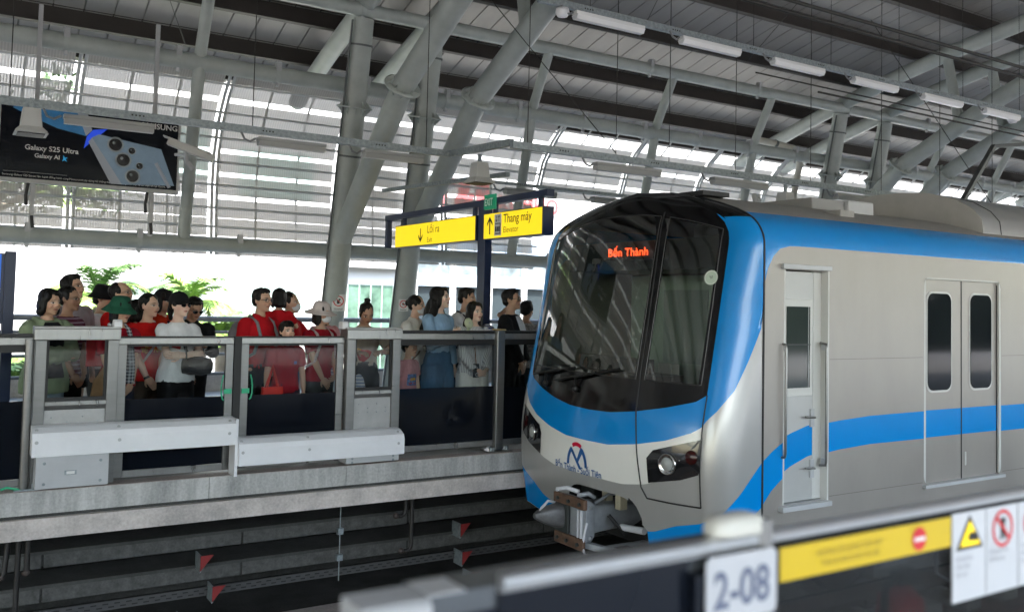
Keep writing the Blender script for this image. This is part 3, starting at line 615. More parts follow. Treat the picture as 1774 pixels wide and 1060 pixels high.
for i in range(3):
    x = 1.866 + i * .13; t = thing('safety_notice', 'blurred white safety notice on the near glass, %s' % ('yellow triangle one', 'first red circle one beside the triangle', 'rightmost red circle one')[i], 'sign', (x, 1.1575, 1.04))
    b = MB(); b.box((0, -.003, -.085), (.125, 0, .105), PAP); b.build('sheet', parent=t)
    b = MB()
    if i == 0:
        b.prism([(.012, .025), (.113, .025), (.0625, .098)], -.0045, -.0035, INK, 'y'); b.prism([(.026, .033), (.099, .033), (.0625, .086)], -.0058, -.005, YELLOW, 'y')
        b.prism([(.05, .045), (.085, .04), (.09, .055), (.07, .062), (.055, .06)], -.0075, -.0065, INK, 'y')
    else:
        Mx = Matrix.Rotation(math.pi / 2, 3, 'X'); b.lathe([(.034, 0), (.042, 0)], (.0625, -.0045, .055), REDP, 32, Mx); b.bar((.038, -.006, .08), (.087, -.006, .03), .001, .007, REDP, Vector((0, 0, 1)))
        b.tube([(.0625, -.0042, .078), (.0625, -.0042, .07)], .006, INK, 8); b.bar((.0625, -.004, .068), (.0625, -.004, .048), .014, .002, INK, Vector((0, 1, 0))); b.bar((.06, -.004, .05), (.054, -.004, .03), .005, .002, INK, Vector((0, 1, 0))); b.bar((.065, -.004, .05), (.072, -.004, .032), .005, .002, INK, Vector((0, 1, 0)))
    b.build('pictogram', parent=t)
    for j, s in enumerate([('Không dựa', 'Cẩn thận', 'kẹp tay'), ('Không đi vào', 'đường ray'), ('Không chạy', 'trên sân ga', 'nguy hiểm')][i]):
        text('writing', s, .014, mat('note_ink', (.3, .3, .34), .7), (.01, -.0042, .003 - j * .017), (1, 0, 0), (0, 0, 1), t)
t = thing('fire_extinguisher', 'blurred red extinguisher with a yellow-green band by the near barrier', 'extinguisher', (1.97, 1.35, .55))
b = MB(); b.lathe([(0, 0), (.055, 0), (.058, .02), (.058, .30), (.05, .35), (.02, .38), (0, .38)], m=REDP); b.build('cylinder', parent=t)
b = MB(); b.lathe([(.0595, .24), (.0595, .30)], m=mat('lime_band', (.45, .6, .05), .5)); b.build('band', parent=t)
b = MB(); b.box((-.02, -.015, .38), (.05, .015, .41), BLACK); b.tube([(0, 0, .40), (-.06, 0, .38), (-.07, 0, .2)], .01, BLACK, 8); b.build('nozzle', parent=t)

# ================================================================== SIGNS AND DISPLAY
t = thing('wayfinding_sign', 'yellow Exit and Elevator sign on a navy post', 'sign', (5.64, 9.6, 0))
b = MB(); b.box((-.05, -.09, 0), (.05, .09, 2.80), NAVY); b.build('post', parent=t, bevel=.004)
b = MB(); b.box((-.0495, -1.42, 2.765), (.05, 2.9, 2.84), NAVY); b.box((-.04, 2.82, 2.35), (.04, 2.9, 2.764), NAVY); b.build('beam', parent=t, bevel=.003)
for (y0, y1) in ((-1.38, -.10), (.10, 2.45)):
    b = MB(); b.box((-.075, y0, 2.335), (.075, y1, 2.655), NAVY); b.build('light_box', parent=t, bevel=.003)
    b = MB(); b.box((-.0785, y0 + .012, 2.347), (-.076, y1 - .006, 2.643), YELLOW); b.build('yellow_face', parent=t)
    for y in (y0 + .15, y1 - .15):
        b = MB(); b.box((-.02, y - .03, 2.656), (.02, y + .03, 2.764), NAVY); b.build('hanger', parent=t)
ux = (0, -1, 0); uz = (0, 0, 1); fx = -.081
text('writing', 'Lối ra', .15, INK, (fx, 1.42, 2.50), ux, uz, t, 'LEFT', 0, 1.0); text('writing', 'Exit', .10, INK, (fx, 1.42, 2.375), ux, uz, t)
text('writing', 'Thang máy', .15, INK, (fx, -.56, 2.515), ux, uz, t, 'LEFT', .001, .92); text('writing', 'Elevator', .10, INK, (fx, -.56, 2.40), ux, uz, t)
def arrow(y, up, z=2.39):
    b = MB(); s = 1 if up else -1; c = z + .105; 
    b.box((fx - .0005, y - .012, c - .10), (fx + .001, y + .012, c + .08), INK)
    for e in (-1, 1): b.add([(fx, y, c + s * .115), (fx, y, c + s * .075), (fx, y + e * .065, c + s * -.0), (fx, y + e * .065, c + s * .04)], [(0, 1, 2, 3)], INK)
    b.build('arrow', parent=t, norm=False)
arrow(1.62, False); arrow(-.25, True)
b = MB(); b.box((fx - .001, -.52, 2.37), (fx + .001, -.36, 2.63), WHITE); b.build('pictogram_plate', parent=t)
b = MB(); b.box((fx - .003, -.50, 2.39), (fx - .002, -.38, 2.52), INK); b.box((fx - .005, -.49, 2.40), (fx - .004, -.39, 2.51), WHITE)
for y in (-.475, -.44, -.405): b.box((fx - .007, y - .012, 2.42), (fx - .006, y + .012, 2.48), INK)
for y, s in ((-.41, -1), (-.465, 1)):
    b.box((fx - .003, y - .004, 2.54), (fx - .002, y + .004, 2.61), INK); zt = 2.615 if s > 0 else 2.535
    for e in (-1, 1): b.add([(fx - .003, y, zt), (fx - .003, y, zt - s * .012), (fx - .003, y + e * .02, zt - s * .03), (fx - .003, y + e * .02, zt - s * .018)], [(0, 1, 2, 3)], INK)
b.build('lift_pictogram', parent=t)
t = thing('blue_station_sign', 'blue poster board on a navy post at the left edge', 'sign', (.52, 9.6, 0))
b = MB(); b.box((-.04, -.05, 0), (.05, .05, 1.95), NAVY); b.build('post', parent=t)
BLU = mat('poster_blue', (.005, .09, .48), .35, 0, .05, 2, emit=.12)
b = MB(); b.box((-.7, -.03, 1.28), (-.041, .03, 1.93), NAVY); b.box((-.7, -.034, 1.3), (-.07, -.031, 1.92), BLU); b.build('board', parent=t)
b = MB(); b.box((-.7, -.037, 1.56), (-.07, -.035, 1.575), WHITE); b.box((-.7, -.037, 1.595), (-.07, -.035, 1.605), WHITE); b.build('white_line', parent=t)
text('writing', 'nh', .14, WHITE, (-.235, -.037, 1.41), (1, 0, 0), (0, 0, 1), t, 'LEFT', .003)
t = thing('exit_sign', 'small green EXIT sign hanging below a loudspeaker', 'sign', (5.22, 8.8, 2.72))
b = MB(); b.box((-.012, -.14, -.09), (.012, .10, .08), mat('exit_green', (.0, .22, .11), .4, emit=.05)); b.tube([(0, -.02, .08), (0, -.02, .2)], .012, GALV, 8); b.build('panel', parent=t)
text('writing', 'EXIT', .115, WHITE, (-.0135, .085, -.045), (0, -1, 0), (0, 0, 1), t, 'LEFT', .002, .75)
# hanging display
t = thing('advertising_display', 'large hanging dark display with a silver phone picture at upper left', 'display', (.51, 12.55, 2.97))
DW, DH = 2.07, .90
b = MB(); b.box((-.03, .0, -.05), (DW + .03, .10, DH + .03), mat('display_frame', (.55, .56, .57), .4)); b.build('frame', parent=t, bevel=.006)
b = MB(); b.box((0, -.004, 0), (DW, -.001, DH), mat('display_screen', (.004, .006, .012), .12, spec=.2)); b.build('screen', parent=t)
PH = mat('phone_silver', (.14, .20, .26), .35, .1, .35, 1.5, emit=.04); PH2 = mat('phone_edge', (.26, .28, .31), .4, emit=.03); PH3 = mat('phone_blue', (.02, .12, .26), .3, 0, .6, 2, emit=.05); DKL = mat('lens_dark', (.01, .01, .015), .15); LNS = mat('lens_ring', (.25, .28, .3), .3, .6)
def flat(poly, m, y, name='picture'):
    b = MB(); b.add([(u, y, v) for u, v in poly], [tuple(range(len(poly)))], m); b.build(name, parent=t, norm=False)
flat([(1.02, .59), (1.10, .64), (1.86, .53), (2.04, .06), (1.40, .02)], PH, -.007, 'phone_back')
flat([(1.02, .59), (1.40, .02), (1.26, .02), (.98, .53)], PH2, -.0065, 'phone_edge')
flat([(.84, .88), (.96, .88), (1.02, .68), (.95, .60)], PH2, -.007, 'phone_edge')
flat([(.12, .86), (.20, .90), (.84, .88), (.95, .60), (.62, .66), (.3, .78)], PH3, -.006, 'phone_screen')
flat([(.96, .60), (1.03, .69), (1.2, .72), (1.0, .52), (.93, .44)], mat('glow_blue', (.01, .05, .5), .3, emit=.1), -.0055, 'blue_glow')
for (u, v, r) in ((1.30, .53, .10), (1.40, .34, .10), (1.52, .14, .095), (1.50, .47, .05), (1.60, .28, .05)):
    b = MB(); Mx = Matrix.Rotation(math.pi / 2, 3, 'X'); b.lathe([(0, 0), (r * .78, 0)], (u, -.0095, v), DKL, 28, Mx); b.lathe([(r * .78, 0), (r, 0)], (u, -.0090, v), LNS, 28, Mx); b.lathe([(0, 0), (r * .2, 0)], (u - r * .2, -.0102, v + r * .2), LNS, 12, Mx); b.build('lens', parent=t)
b = MB(); b.tube([(1.80, -.008, .34), (1.98, -.008, .03)], .022, PH2, 8); b.build('stylus', parent=t)
text('writing', 'Galaxy S25 Ultra', .088, WHITE, (.27, -.006, .36), (1, 0, 0), (0, 0, 1), t, 'LEFT', .0015)
text('writing', 'Galaxy AI', .072, WHITE, (.38, -.006, .27), (1, 0, 0), (0, 0, 1), t, 'LEFT', .0015)
b = MB(); b.prism([(.70, .33), (.72, .30), (.75, .305), (.73, .28), (.745, .25), (.715, .265), (.69, .25), (.70, .28)], -.007, -.0065, mat('spark', (.02, .3, .6), .4, emit=.05), 'y'); b.build('sparkle', parent=t)
text('writing', 'SAMSUNG', .10, WHITE, (1.60, -.006, .79), (1, 0, 0), (0, 0, 1), t, 'LEFT', .002)
text('writing', 'Samsung Galaxy S25 Series hân hạnh đồng hành cùng Mastercard xây dựng hệ thống thanh toán không tiền mặt và các tiện ích tại Metro.', .034, WHITE, (.04, -.006, .025), (1, 0, 0), (0, 0, 1), t, 'LEFT', 0, .99)
b = MB(); b.box((.05, -.006, .075), (.75, -.005, .079), GREYP); b.build('line', parent=t)
for x in (.36, 1.75):
    b = MB(); b.box((x, .04, -.62), (x + .05, .09, 2.2), GREYP); b.tube([(x - .03, .05, -.05), (x - .05, .05, -.2), (x - .04, .07, -.32)], .02, BLACK, 8); b.tube([(x + .02, .03, -.45), (x + .04, .03, -.6)], .02, BLACK, 8); b.build('support', parent=t)
# notices on the columns
def col_sign(X, z, s, label, kind):
    base = Vector((X, 13.45, 0)); y = 13.45 - 1.2 * z / 5.9 - .20
    t = thing('column_notice', label, 'sign', (X - .05, y, z), math.radians(-25))
    b = MB(); b.box((-s / 2, -.002, -s * .62), (s / 2, .002, s * .62), WHITE); b.build('sheet', parent=t)
    b = MB(); Mx = Matrix.Rotation(math.pi / 2, 3, 'X'); b.lathe([(s * .32, 0), (s * .40, 0)], (0, -.004, s * .12), REDP, 28, Mx); b.bar((-s * .24, -.0055, s * .36), (s * .24, -.0055, -s * .12), .001, s * .05, REDP)
    if kind: b.box((-s * .12, -.0035, -s * .08), (s * .08, -.003, s * .2), INK); b.box((0, -.0035, s * .2), (s * .15, -.003, s * .3), INK)
    else: b.box((-s * .15, -.0035, s * .05), (s * .15, -.003, s * .15), INK); b.box((-s * .05, -.0035, 0), (s * .02, -.003, s * .28), INK)
    b.build('pictogram', parent=t)
    b = MB(); b.box((-s * .35, -.0035, -s * .46), (s * .35, -.003, -s * .43), INK); b.box((-s * .3, -.0035, -s * .54), (s * .3, -.003, -s * .51), INK); b.build('lettering', parent=t)
col_sign(5.12, 1.52, .20, 'white no food or drink notice on the first leaning column', 1)
col_sign(6.20, 1.50, .15, 'white round prohibition notice on the second leaning column', 0)
# ================================================================== METRO TRAIN
YC = 6.505; XS = 5.55; XE = 27.0
T_ = thing('metro_train', 'blue, white and silver metro train with a black windscreen, arriving at the far platform', 'train', (5.0, YC, 0))
SILV = mat('train_silver', (.365, .34, .318), .35, .32, .075, 2.2, .16, 1.6, stretch=(.9, .5, .35), rvar=.08)
SILVC = mat('cab_silver', (.46, .455, .45), .28, .35, .05, 1.5, coat=.3)
BLUE = mat('train_blue', (.0, .265, .74), .2, 0, .04, 1.5, coat=.35)
TWHITE = mat('train_white', (.88, .87, .84), .22, 0, .03, 2, coat=.5)
TBLACK = mat('train_gloss_black', (.005, .005, .006), .12, 0, coat=.0)
ROOFG = mat('train_roof_grey', (.34, .33, .32), .6, .1, .12, 5, .1, 60)
SEAM = mat('seam_black', (.01, .01, .012), .5)
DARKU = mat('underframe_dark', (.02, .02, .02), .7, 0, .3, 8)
XCT = [(-.6, 5.02), (-.35, 4.98), (0, 4.92), (.3, 4.91), (.6, 4.94), (.9, 5.0), (1.6, 5.13), (2.1, 5.22), (2.3, 5.26), (2.4, 5.29), (2.5, 5.34), (2.58, 5.40), (2.63, 5.47)]
WT = [(-.6, 1.475), (2.07, 1.475), (2.12, 1.472), (2.17, 1.46), (2.22, 1.435), (2.27, 1.40), (2.31, 1.355), (2.35, 1.29), (2.40, 1.18), (2.45, 1.03), (2.5, .86), (2.55, .68), (2.59, .49), (2.62, .28), (2.63, .02)]
hw = lambda z: interp_s(z, WT)
NC, NK, NS = 58, 10, 4          # front, corner and side columns
def col_pos(q, z):
    """q in [-2.2,2.2]; |q|<=1 front, 1..2 corner, 2..2.2 side -> (x, dy)"""
    w = hw(z); c = w * (1.25 / 1.475); k = abs(q); s = 1 if q > 0 else -1; bul = .17 - .07 * max(0, min(1, (z - 2.2) / .4))
    xf = interp_s(z, XCT)
    if k <= 1: return xf + bul * (k ** 2.3), s * k * c
    xe = xf + bul; cd = min(.26, XS - xe - .005)
    if k <= 2:
        a = (k - 1) * math.pi / 2; return xe + cd * (1 - math.cos(a)), s * (c + (w - c) * math.sin(a))
    return xe + cd + (XS - xe - cd) * (k - 2) / .2, s * w
qs = [-2.2, -2.1] + [-2 + i / NK for i in range(NK)] + [-1 + 2 * i / NC for i in range(NC)] + [1 + i / NK for i in range(NK)] + [2, 2.1, 2.2]
# boundary curves as functions of q
def zB(q):
    k = abs(q); return interp(k, [(0, .64), (.24, .65), (.48, .69), (.72, .75), (.93, .82), (1, .88), (1.3, 1.0), (1.6, 1.3), (1.8, 1.6), (2.0, 1.85), (2.2, 2.0)])
def zW(q): return interp(abs(q), [(0, .37), (.25, .375), (.5, .42), (.75, .49), (.94, .58), (1.02, .65), (1.3, .76), (1.6, .93), (1.8, 1.16), (2.0, 1.42), (2.2, 1.74)])
def zS(q): 
    k = abs(q)
    if k > 1.03: return zW(q) - .0005
    return interp(k, [(0, .065), (.4, .07), (.6, .11), (.72, .16), (.85, .30), (.95, .42), (1.03, .56)])
def inop(q): return -.72 / 1.25 < q < .34 / 1.25
def zO(q):
    t = abs((q * 1.25 + .19) / .53)
    return -.035 - .42 * max(0, 1 - (1 - min(t, 1) ** 7) ** .6) if t < 1 else -.45
def zUp(q):
    if inop(q): return zO(q)
    return interp(abs(q), [(0, -.33), (.45, -.31), (.64, -.27), (.82, -.18), (1, -.12), (1.5, -.03), (2.0, .16), (2.2, .36)])
def zLo(q):
    if inop(q): return -.4499
    return interp(abs(q), [(0, -.449), (1.6, -.445), (1.8, -.3), (2.0, -.12), (2.2, .01)])
def zG1(q): return 2.40 - .20 * min(abs(q), 1.0) ** 2 if abs(q) <= 1 else 2.2
rows = []      # per column list of (z, band)
BANDS = [('bot', 1), ('wedge', 2), ('silver', 6), ('white', 5), ('blue', 5), ('chin', 4), ('glass', 22), ('brow', 3), ('cap', 14)]
def zlist(q):
    g0 = max(.95, zB(q) + .03)
    e = [-.45, zLo(q), zUp(q), zS(q), zW(q), zB(q), g0, zG1(q)]
    e.append(max(zG1(q) + .04, 2.44 if abs(q) <= 1 else 2.30)); e.append(2.63)
    out = []
    for (nm, n), a, c in zip(BANDS, e, e[1:]):
        for j in range(n): out.append(a + (c - a) * j / n)
    out.append(e[-1]); return out
Z = [zlist(q) for q in qs]; nr = len(Z[0]); bandof = [nm for nm, n in BANDS for _ in range(n)]
body = MB(); ws = MB(); ws2 = MB(); vs = []
P3 = lambda q, z: Vector((col_pos(q, z)[0] - 5.0, col_pos(q, z)[1], z))
for q, zl in zip(qs, Z):
    for z in zl: vs.append(P3(q, z))
faces = {}
SPL = -.58 / 1.25
for c in range(len(qs) - 1):
    qm = (qs[c] + qs[c + 1]) / 2; d = qm * 1.25
    for r in range(nr - 1):
        bd = bandof[r]; zm = (Z[c][r] + Z[c][r + 1]) / 2; k = abs(qm)
        if bd in ('bot', 'wedge') and inop(qm): continue
        if bd == 'silver' and inop(qm) and zm < zO(qm): continue
        if bd == 'bot': m = SILVC
        elif bd == 'wedge': m = BLUE
        elif bd == 'silver': m = SILVC
        elif bd == 'white': m = TWHITE if k < 1 else SILVC
        elif bd == 'blue': m = BLUE
        elif bd == 'cap': m = TBLACK if (hw(zm) < 1.33 or k < 1.1) else BLUE
        else: m = TBLACK if k < 1 else BLUE
        f = (c * nr + r, (c + 1) * nr + r, (c + 1) * nr + r + 1, c * nr + r + 1)
        if bd == 'glass' and k < .945 and abs(qm - SPL) > .036: faces.setdefault('g1' if qm > SPL else 'g2', []).append(f); continue
        faces.setdefault(m, []).append(f)
for m in (SILVC, BLUE, TWHITE, TBLACK): body.add(vs, faces[m], m, True)
def clean(me):
    b = bmesh.new(); b.from_mesh(me); bmesh.ops.remove_doubles(b, verts=b.verts, dist=.0004)
    for v in [v for v in b.verts if not v.link_faces]: b.verts.remove(v)
    bmesh.ops.recalc_face_normals(b, faces=b.faces); b.to_mesh(me); b.free(); return me
link('cab_front', clean(body.mesh('cab_front')), T_)
WGL = glass('windscreen_glass', (.72, .78, .74), 1.0, .012, .09)
for key in ('g1', 'g2'):
    g = MB(); g.add(vs, faces[key], WGL, True); link('windscreen' if key == 'g1' else 'door_window', clean(g.mesh('w')), T_)
def surf(d, z, off=.004):
    q = d / (hw(z) * 1.25 / 1.475); p = P3(q, z); e = .01
    n = (P3(q + e, z) - P3(q - e, z)).cross(P3(q, z + e) - P3(q, z - e)).normalized()
    if n.x > 0: n = -n
    return p + n * off
def strip(name, pts, w, m, off=.004):
    """thin line following the front surface; pts in (d,z)"""
    b = MB(); pp = []
    for (a, c) in zip(pts, pts[1:]):
        L = math.hypot(a[0] - c[0], a[1] - c[1]); n = max(1, int(L / .03))
        pp += [(a[0] + (c[0] - a[0]) * i / n, a[1] + (c[1] - a[1]) * i / n) for i in range(n)]
    pp.append(pts[-1]); b.tube([surf(d, z, off - w * .25) for d, z in pp], w / 2, m, 6); return b.build(name, parent=T_)
# seams: door outline, windscreen frame
dl = [(-.55, 2.40), (-.565, 2.0), (-.58, 1.0), (-.60, .7), (-.65, .42), (-.71, .08), (-.77, .0), (-1.0, -.0), (-1.34, .01)]
strip('door_seam', dl, .014, SEAM); strip('door_seam', [(-1.34, .01), (-1.30, .35), (-1.275, .6), (-1.255, .88)], .012, SEAM)
FR = mat('window_trim', (.10, .10, .10), .3, .6)
ar = lambda d0, d1, o=.0: [(d, 2.40 + o - .20 * (d / 1.25) ** 2) for d in [d0 + (d1 - d0) * i / 12 for i in range(13)]]
strip('windscreen_trim', ar(1.17, -.53), .008, FR); strip('windscreen_trim', [(-.53, 2.36), (-.535, .955), (1.18, .955), (1.17, 2.22)], .008, FR)
strip('windscreen_trim', ar(-.63, -1.18), .008, FR); strip('windscreen_trim', [(-.63, 2.35), (-.635, .955), (-1.19, .955), (-1.18, 2.22)], .008, FR)
# headlights
def lightbox(pts, name, side):
    t = MB(); n = len(pts)
    c = (sum(p[0] for p in pts) / n, sum(p[1] for p in pts) / n)
    # triangulated fan following the surface
    ring = []
    for (a, b2) in zip(pts, pts[1:] + pts[:1]):
        ring += [(a[0] + (b2[0] - a[0]) * i / 6, a[1] + (b2[1] - a[1]) * i / 6) for i in range(6)]
    layers = [[(c[0] + (p[0] - c[0]) * s, c[1] + (p[1] - c[1]) * s) for p in ring] for s in (.02, .3, .6, 1.0)]
    v = [surf(p[0], p[1], .006) for L in layers for p in L]; m = len(ring)
    t.add(v, [(i * m + j, (i + 1) * m + j, (i + 1) * m + (j + 1) % m, i * m + (j + 1) % m) for i in range(3) for j in range(m)], mat('headlight_cover', (.012, .012, .014), .06, 0, coat=1), True)
    h = t.build('headlight', parent=T_)
    return h
CH = mat('chrome_reflector', (.5, .5, .5), .12, 1.); LAMPM = mat('lamp_glass', (.35, .36, .35), .08); REDL = mat('tail_lamp', (.035, .003, .003), .2)
for s in (-1, 1):
    h = lightbox([(s * .79, .13), (s * .77, .33), (s * .83, .40), (s * 1.24, .53), (s * 1.31, .55), (s * 1.335, .40), (s * 1.33, .29), (s * 1.1, .20)], 'headlight', s)
    p = surf(s * .98, .31, .008); n = (surf(s * .98, .31, .05) - surf(s * .98, .31, 0)).normalized(); Mx = n.to_track_quat('Z', 'Y').to_matrix()
    b = MB(); b.lathe([(.0, .004), (.05, .006), (.075, .012), (.082, .016), (.086, .004)], p, CH, 24, Mx); b.build('reflector', parent=h)
    b = MB(); b.lathe([(.0, .03), (.03, .026), (.05, .014), (.055, .008)], p, LAMPM, 20, Mx); b.build('lamp', parent=h)
    p = surf(s * 1.19, .39, .008); n = (surf(s * 1.19, .39, .05) - surf(s * 1.19, .39, 0)).normalized(); Mx = n.to_track_quat('Z', 'Y').to_matrix()
    b = MB(); b.lathe([(.0, .012), (.04, .010), (.055, .002)], p, REDL, 20, Mx); b.build('tail_lamp', parent=h)
# logo and name on the front
LB = mat('logo_blue', (.01, .10, .33), .4); LR = mat('logo_red', (.65, .0, .04), .4)
def poly_on(pts, m, name, fn):
    b = MB(); 
    for quad in pts: b.add([fn(*p) for p in quad], [tuple(range(len(quad)))], m)
    b.build(name, parent=T_, norm=False)
lg = lambda u, v: surf(.12 - u, .215 + v, .005)      # u to the reader's right
def arcq(cx, cy, r0, r1, a0, a1, n=10, sy=1.0):
    o = []
    for i in range(n):
        a, c = [math.radians(a0 + (a1 - a0) * k / n) for k in (i, i + 1)]
        o.append([(cx + r0 * math.cos(a), cy + sy * r0 * math.sin(a)), (cx + r1 * math.cos(a), cy + sy * r1 * math.sin(a)), (cx + r1 * math.cos(c), cy + sy * r1 * math.sin(c)), (cx + r0 * math.cos(c), cy + sy * r0 * math.sin(c))])
    return o
poly_on(arcq(.0, -.02, .105, .14, 58, 122), LR, 'logo_arc', lg)
poly_on(arcq(.03, -.09, .15, .185, 130, 180, 8, 1.15) + [[(-.085, .07), (-.055, .045), (.075, -.115), (.035, -.115), (-.09, .035)]] + arcq(-.03, -.09, .15, .185, 50, 0, 8, 1.15) + [[(.085, .07), (.06, .085), (-.0, -.035), (.02, -.06), (.085, .03)]], LB, 'logo_mark', lg)
me = text_mesh('Bến Thành - Suối Tiên', .082, 0, 'CENTER', .0012)
for v in me.vertices: v.co = surf(.12 - v.co.x * .95, .065 + v.co.y + .035 * 0 + .10 * (v.co.x ** 2) * .6, .005)
me.materials.clear(); me.materials.append(LB); link('lettering', me, T_)
STK = mat('sticker_green', (.55, .66, .55), .5)
b = MB(); c0 = surf(-1.14, 1.82, .006); n = (surf(-1.14, 1.82, .05) - surf(-1.14, 1.82, 0)).normalized(); Mx = n.to_track_quat('Z', 'Y').to_matrix(); b.lathe([(0, 0), (.062, 0)], c0, STK, 28, Mx); b.lathe([(.052, .001), (.056, .001)], c0, WHITE, 28, Mx); b.build('round_sticker', parent=T_)
text('sticker_text', '0207', .032, INK, c0 + n * .003 + Vector((0, .04, -.01)), (0, -1, 0), (0, 0, 1), T_)
# wipers
def wiper(d0, d1, z0, z1):
    b = MB(); pts = [surf(d0 + (d1 - d0) * i / 8, z0 + (z1 - z0) * i / 8, .03) for i in range(9)]
    b.tube(pts, .010, BLACK, 8); mid = surf((d0 + d1) / 2 + .1, .80, .02); b.tube([surf(d0 * .3 + d1 * .7, z0 * .3 + z1 * .7, .04), surf(d0 * .6 + d1 * .4, .90, .045), mid], .013, BLACK, 8); b.ell(mid, (.03, .03, .03), BLACK)
    b.build('wiper', parent=T_)
wiper(1.12, .28, .86, .99); wiper(.62, -.35, .84, 1.02)
# cab interior
INT = mat('cab_wall_green', (.34, .42, .36), .6, 0, .1, 3); INTD = mat('cab_console_dark', (.03, .035, .035), .5)
b = MB(); b.box((1.5, -1.3, .0), (1.53, 1.3, 1.9), INT); b.box((.3, -1.3, -.02), (1.5, 1.3, .0), INTD); b.box((.65, -1.3, 1.92), (1.5, 1.3, 2.2), INTD); b.build('cab_interior_wall', parent=T_)
b = MB(); b.box((.30, -.35, .55), (.75, 1.2, .95), INTD); b.box((.5, -.1, .95), (.62, .9, 1.08), INTD); b.build('driver_console', parent=T_)
b = MB(); b.box((1.1, -1.15, .6), (1.49, -.6, 1.25), mat('cab_cabinet', (.18, .21, .20), .5)); b.box((1.09, -1.08, .9), (1.099, -.8, 1.12), GREYP)
for i in range(3): b.box((1.085, -1.05 + .09 * i, .98), (1.09, -1.0 + .09 * i, 1.06), INTD)
b.build('switch_cabinet', parent=T_)
b = MB(); b.box((1.485, .1, 1.0), (1.497, .75, 1.75), mat('cab_door_window', (.30, .34, .33), .2)); b.box((1.40, -.45, 1.45), (1.49, -.3, 1.7), GREYP); b.box((1.2, .3, .8), (1.3, .5, 1.0), mat('paper_note', (.6, .6, .55), .7)); b.build('cab_fittings', parent=T_)
b = MB(); b.box((.36, -.50, 2.0), (.42, .42, 2.16), mat('led_housing', (.015, .012, .012), .5)); b.build('destination_display', parent=T_)
text('display_text', 'Bến Thành', .105, mat('led_orange', (1.0, .07, .015), .5, emit=.55), (.352, .28, 2.035), (0, -1, 0), (0, 0, 1), T_, 'LEFT', .001, 1.25)
# coupler opening cavity and coupler
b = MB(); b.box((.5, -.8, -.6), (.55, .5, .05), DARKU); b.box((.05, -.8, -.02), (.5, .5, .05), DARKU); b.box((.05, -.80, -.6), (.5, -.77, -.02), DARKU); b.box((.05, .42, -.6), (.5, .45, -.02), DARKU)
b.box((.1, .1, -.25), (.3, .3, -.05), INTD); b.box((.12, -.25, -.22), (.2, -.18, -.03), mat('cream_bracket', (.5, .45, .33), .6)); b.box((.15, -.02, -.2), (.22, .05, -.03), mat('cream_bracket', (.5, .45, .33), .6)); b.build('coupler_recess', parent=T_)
CG = mat('coupler_grey', (.33, .35, .38), .45, .3, .15, 12, .1, 50); RUST = mat('coupler_rust', (.13, .075, .05), .75, .2, .4, 14, .2, 60); CW = mat('coupler_white', (.62, .63, .68), .5)
cp = bpy.data.objects.new('coupler', None); COL.objects.link(cp); cp.parent = T_; cp.location = (-.10, -.0, -.30)
ring = lambda x, w, h, r=.3: [(x, math.copysign(abs(math.cos(a)) ** r, math.cos(a)) * w, math.copysign(abs(math.sin(a)) ** r, math.sin(a)) * h) for a in [2 * math.pi * j / 20 for j in range(20)]]
b = MB(); b.loft([ring(.55, .14, .11), ring(.25, .15, .115), ring(.1, .16, .12), ring(-.02, .17, .13)], CG); b.build('drawbar', parent=cp)
b = MB(); b.loft([ring(-.02, .20, .15, .2), ring(-.06, .22, .18, .2), ring(-.13, .22, .18, .2)], CG); b.build('head', parent=cp)
b = MB(); b.box((-.17, -.24, .11), (-.13, .22, .20), RUST); b.box((-.17, -.22, -.24), (-.13, .20, -.14), RUST); b.box((-.165, .0, -.14), (-.135, .2, .11), INTD); b.build('face_plate', parent=cp, bevel=.01)
b = MB(); 
rq = lambda x, w, h, yc, zc: [(x, yc + math.copysign(abs(math.cos(a)) ** .55, math.cos(a)) * w, zc + math.copysign(abs(math.sin(a)) ** .55, math.sin(a)) * h) for a in [2 * math.pi * j / 24 for j in range(24)]]
b.loft([rq(-.14, .09, .105, .13, 0), rq(-.22, .085, .10, .135, .0), rq(-.30, .07, .075, .145, .005), rq(-.37, .045, .045, .155, .01), rq(-.41, .02, .02, .16, .012)], mat('coupler_cone', (.13, .13, .135), .45, .4, .3, 14, .2, 60)); b.build('cone', parent=cp)
b = MB(); b.tube([(-.14, -.12, .10), (-.14, -.12, -.2)], .012, CW, 8); b.tube([(-.14, -.165, .10), (-.14, -.165, -.22)], .013, CW, 8); b.tube([(-.12, -.22, .0), (-.15, -.235, -.06), (-.15, -.20, -.2), (-.15, -.24, -.26), (-.15, -.275, -.25)], .011, CW, 8)
b.tube([(-.14, .2, .13), (-.14, .2, .22), (-.10, .1, .24), (-.05, 0, .22)], .02, CW, 8); b.tube([(-.1, -.05, .2), (-.02, -.1, .22), (.05, -.1, .18)], .02, CG, 10); b.build('levers', parent=cp)
b = MB()
for y, z in ((-.18, .155), (-.02, .155), (.14, .155), (-.16, -.19), (.0, -.19), (.14, -.19)): b.tube([(-.17, y, z), (-.19, y, z)], .016, INTD, 8)
for y, z in ((-.20, .13), (-.20, -.13), (.2, .13)): b.tube([(-.06, y, z), (-.1, y * 1.12, z)], .02, CG, 8)
b.tube([(-.14, .22, .09), (-.24, .20, .12), (-.33, .17, .07), (-.36, .15, .05)], .012, CW, 8); b.build('bolts', parent=cp)
b = MB(); b.tube([(.1, -.24, .05), (.2, -.34, -.1), (.4, -.36, .0)], .018, BLACK, 8); b.build('hose', parent=cp)
b = MB(); b.tube([(.1, .2, .1), (.25, .35, -.05), (.4, .3, .1)], .02, BLACK, 8); b.build('hose', parent=cp)
b = MB(); b.tube([(.05, -.1, .13), (.2, -.12, .2), (.4, -.1, .18)], .014, CG, 8); b.build('hose', parent=cp)
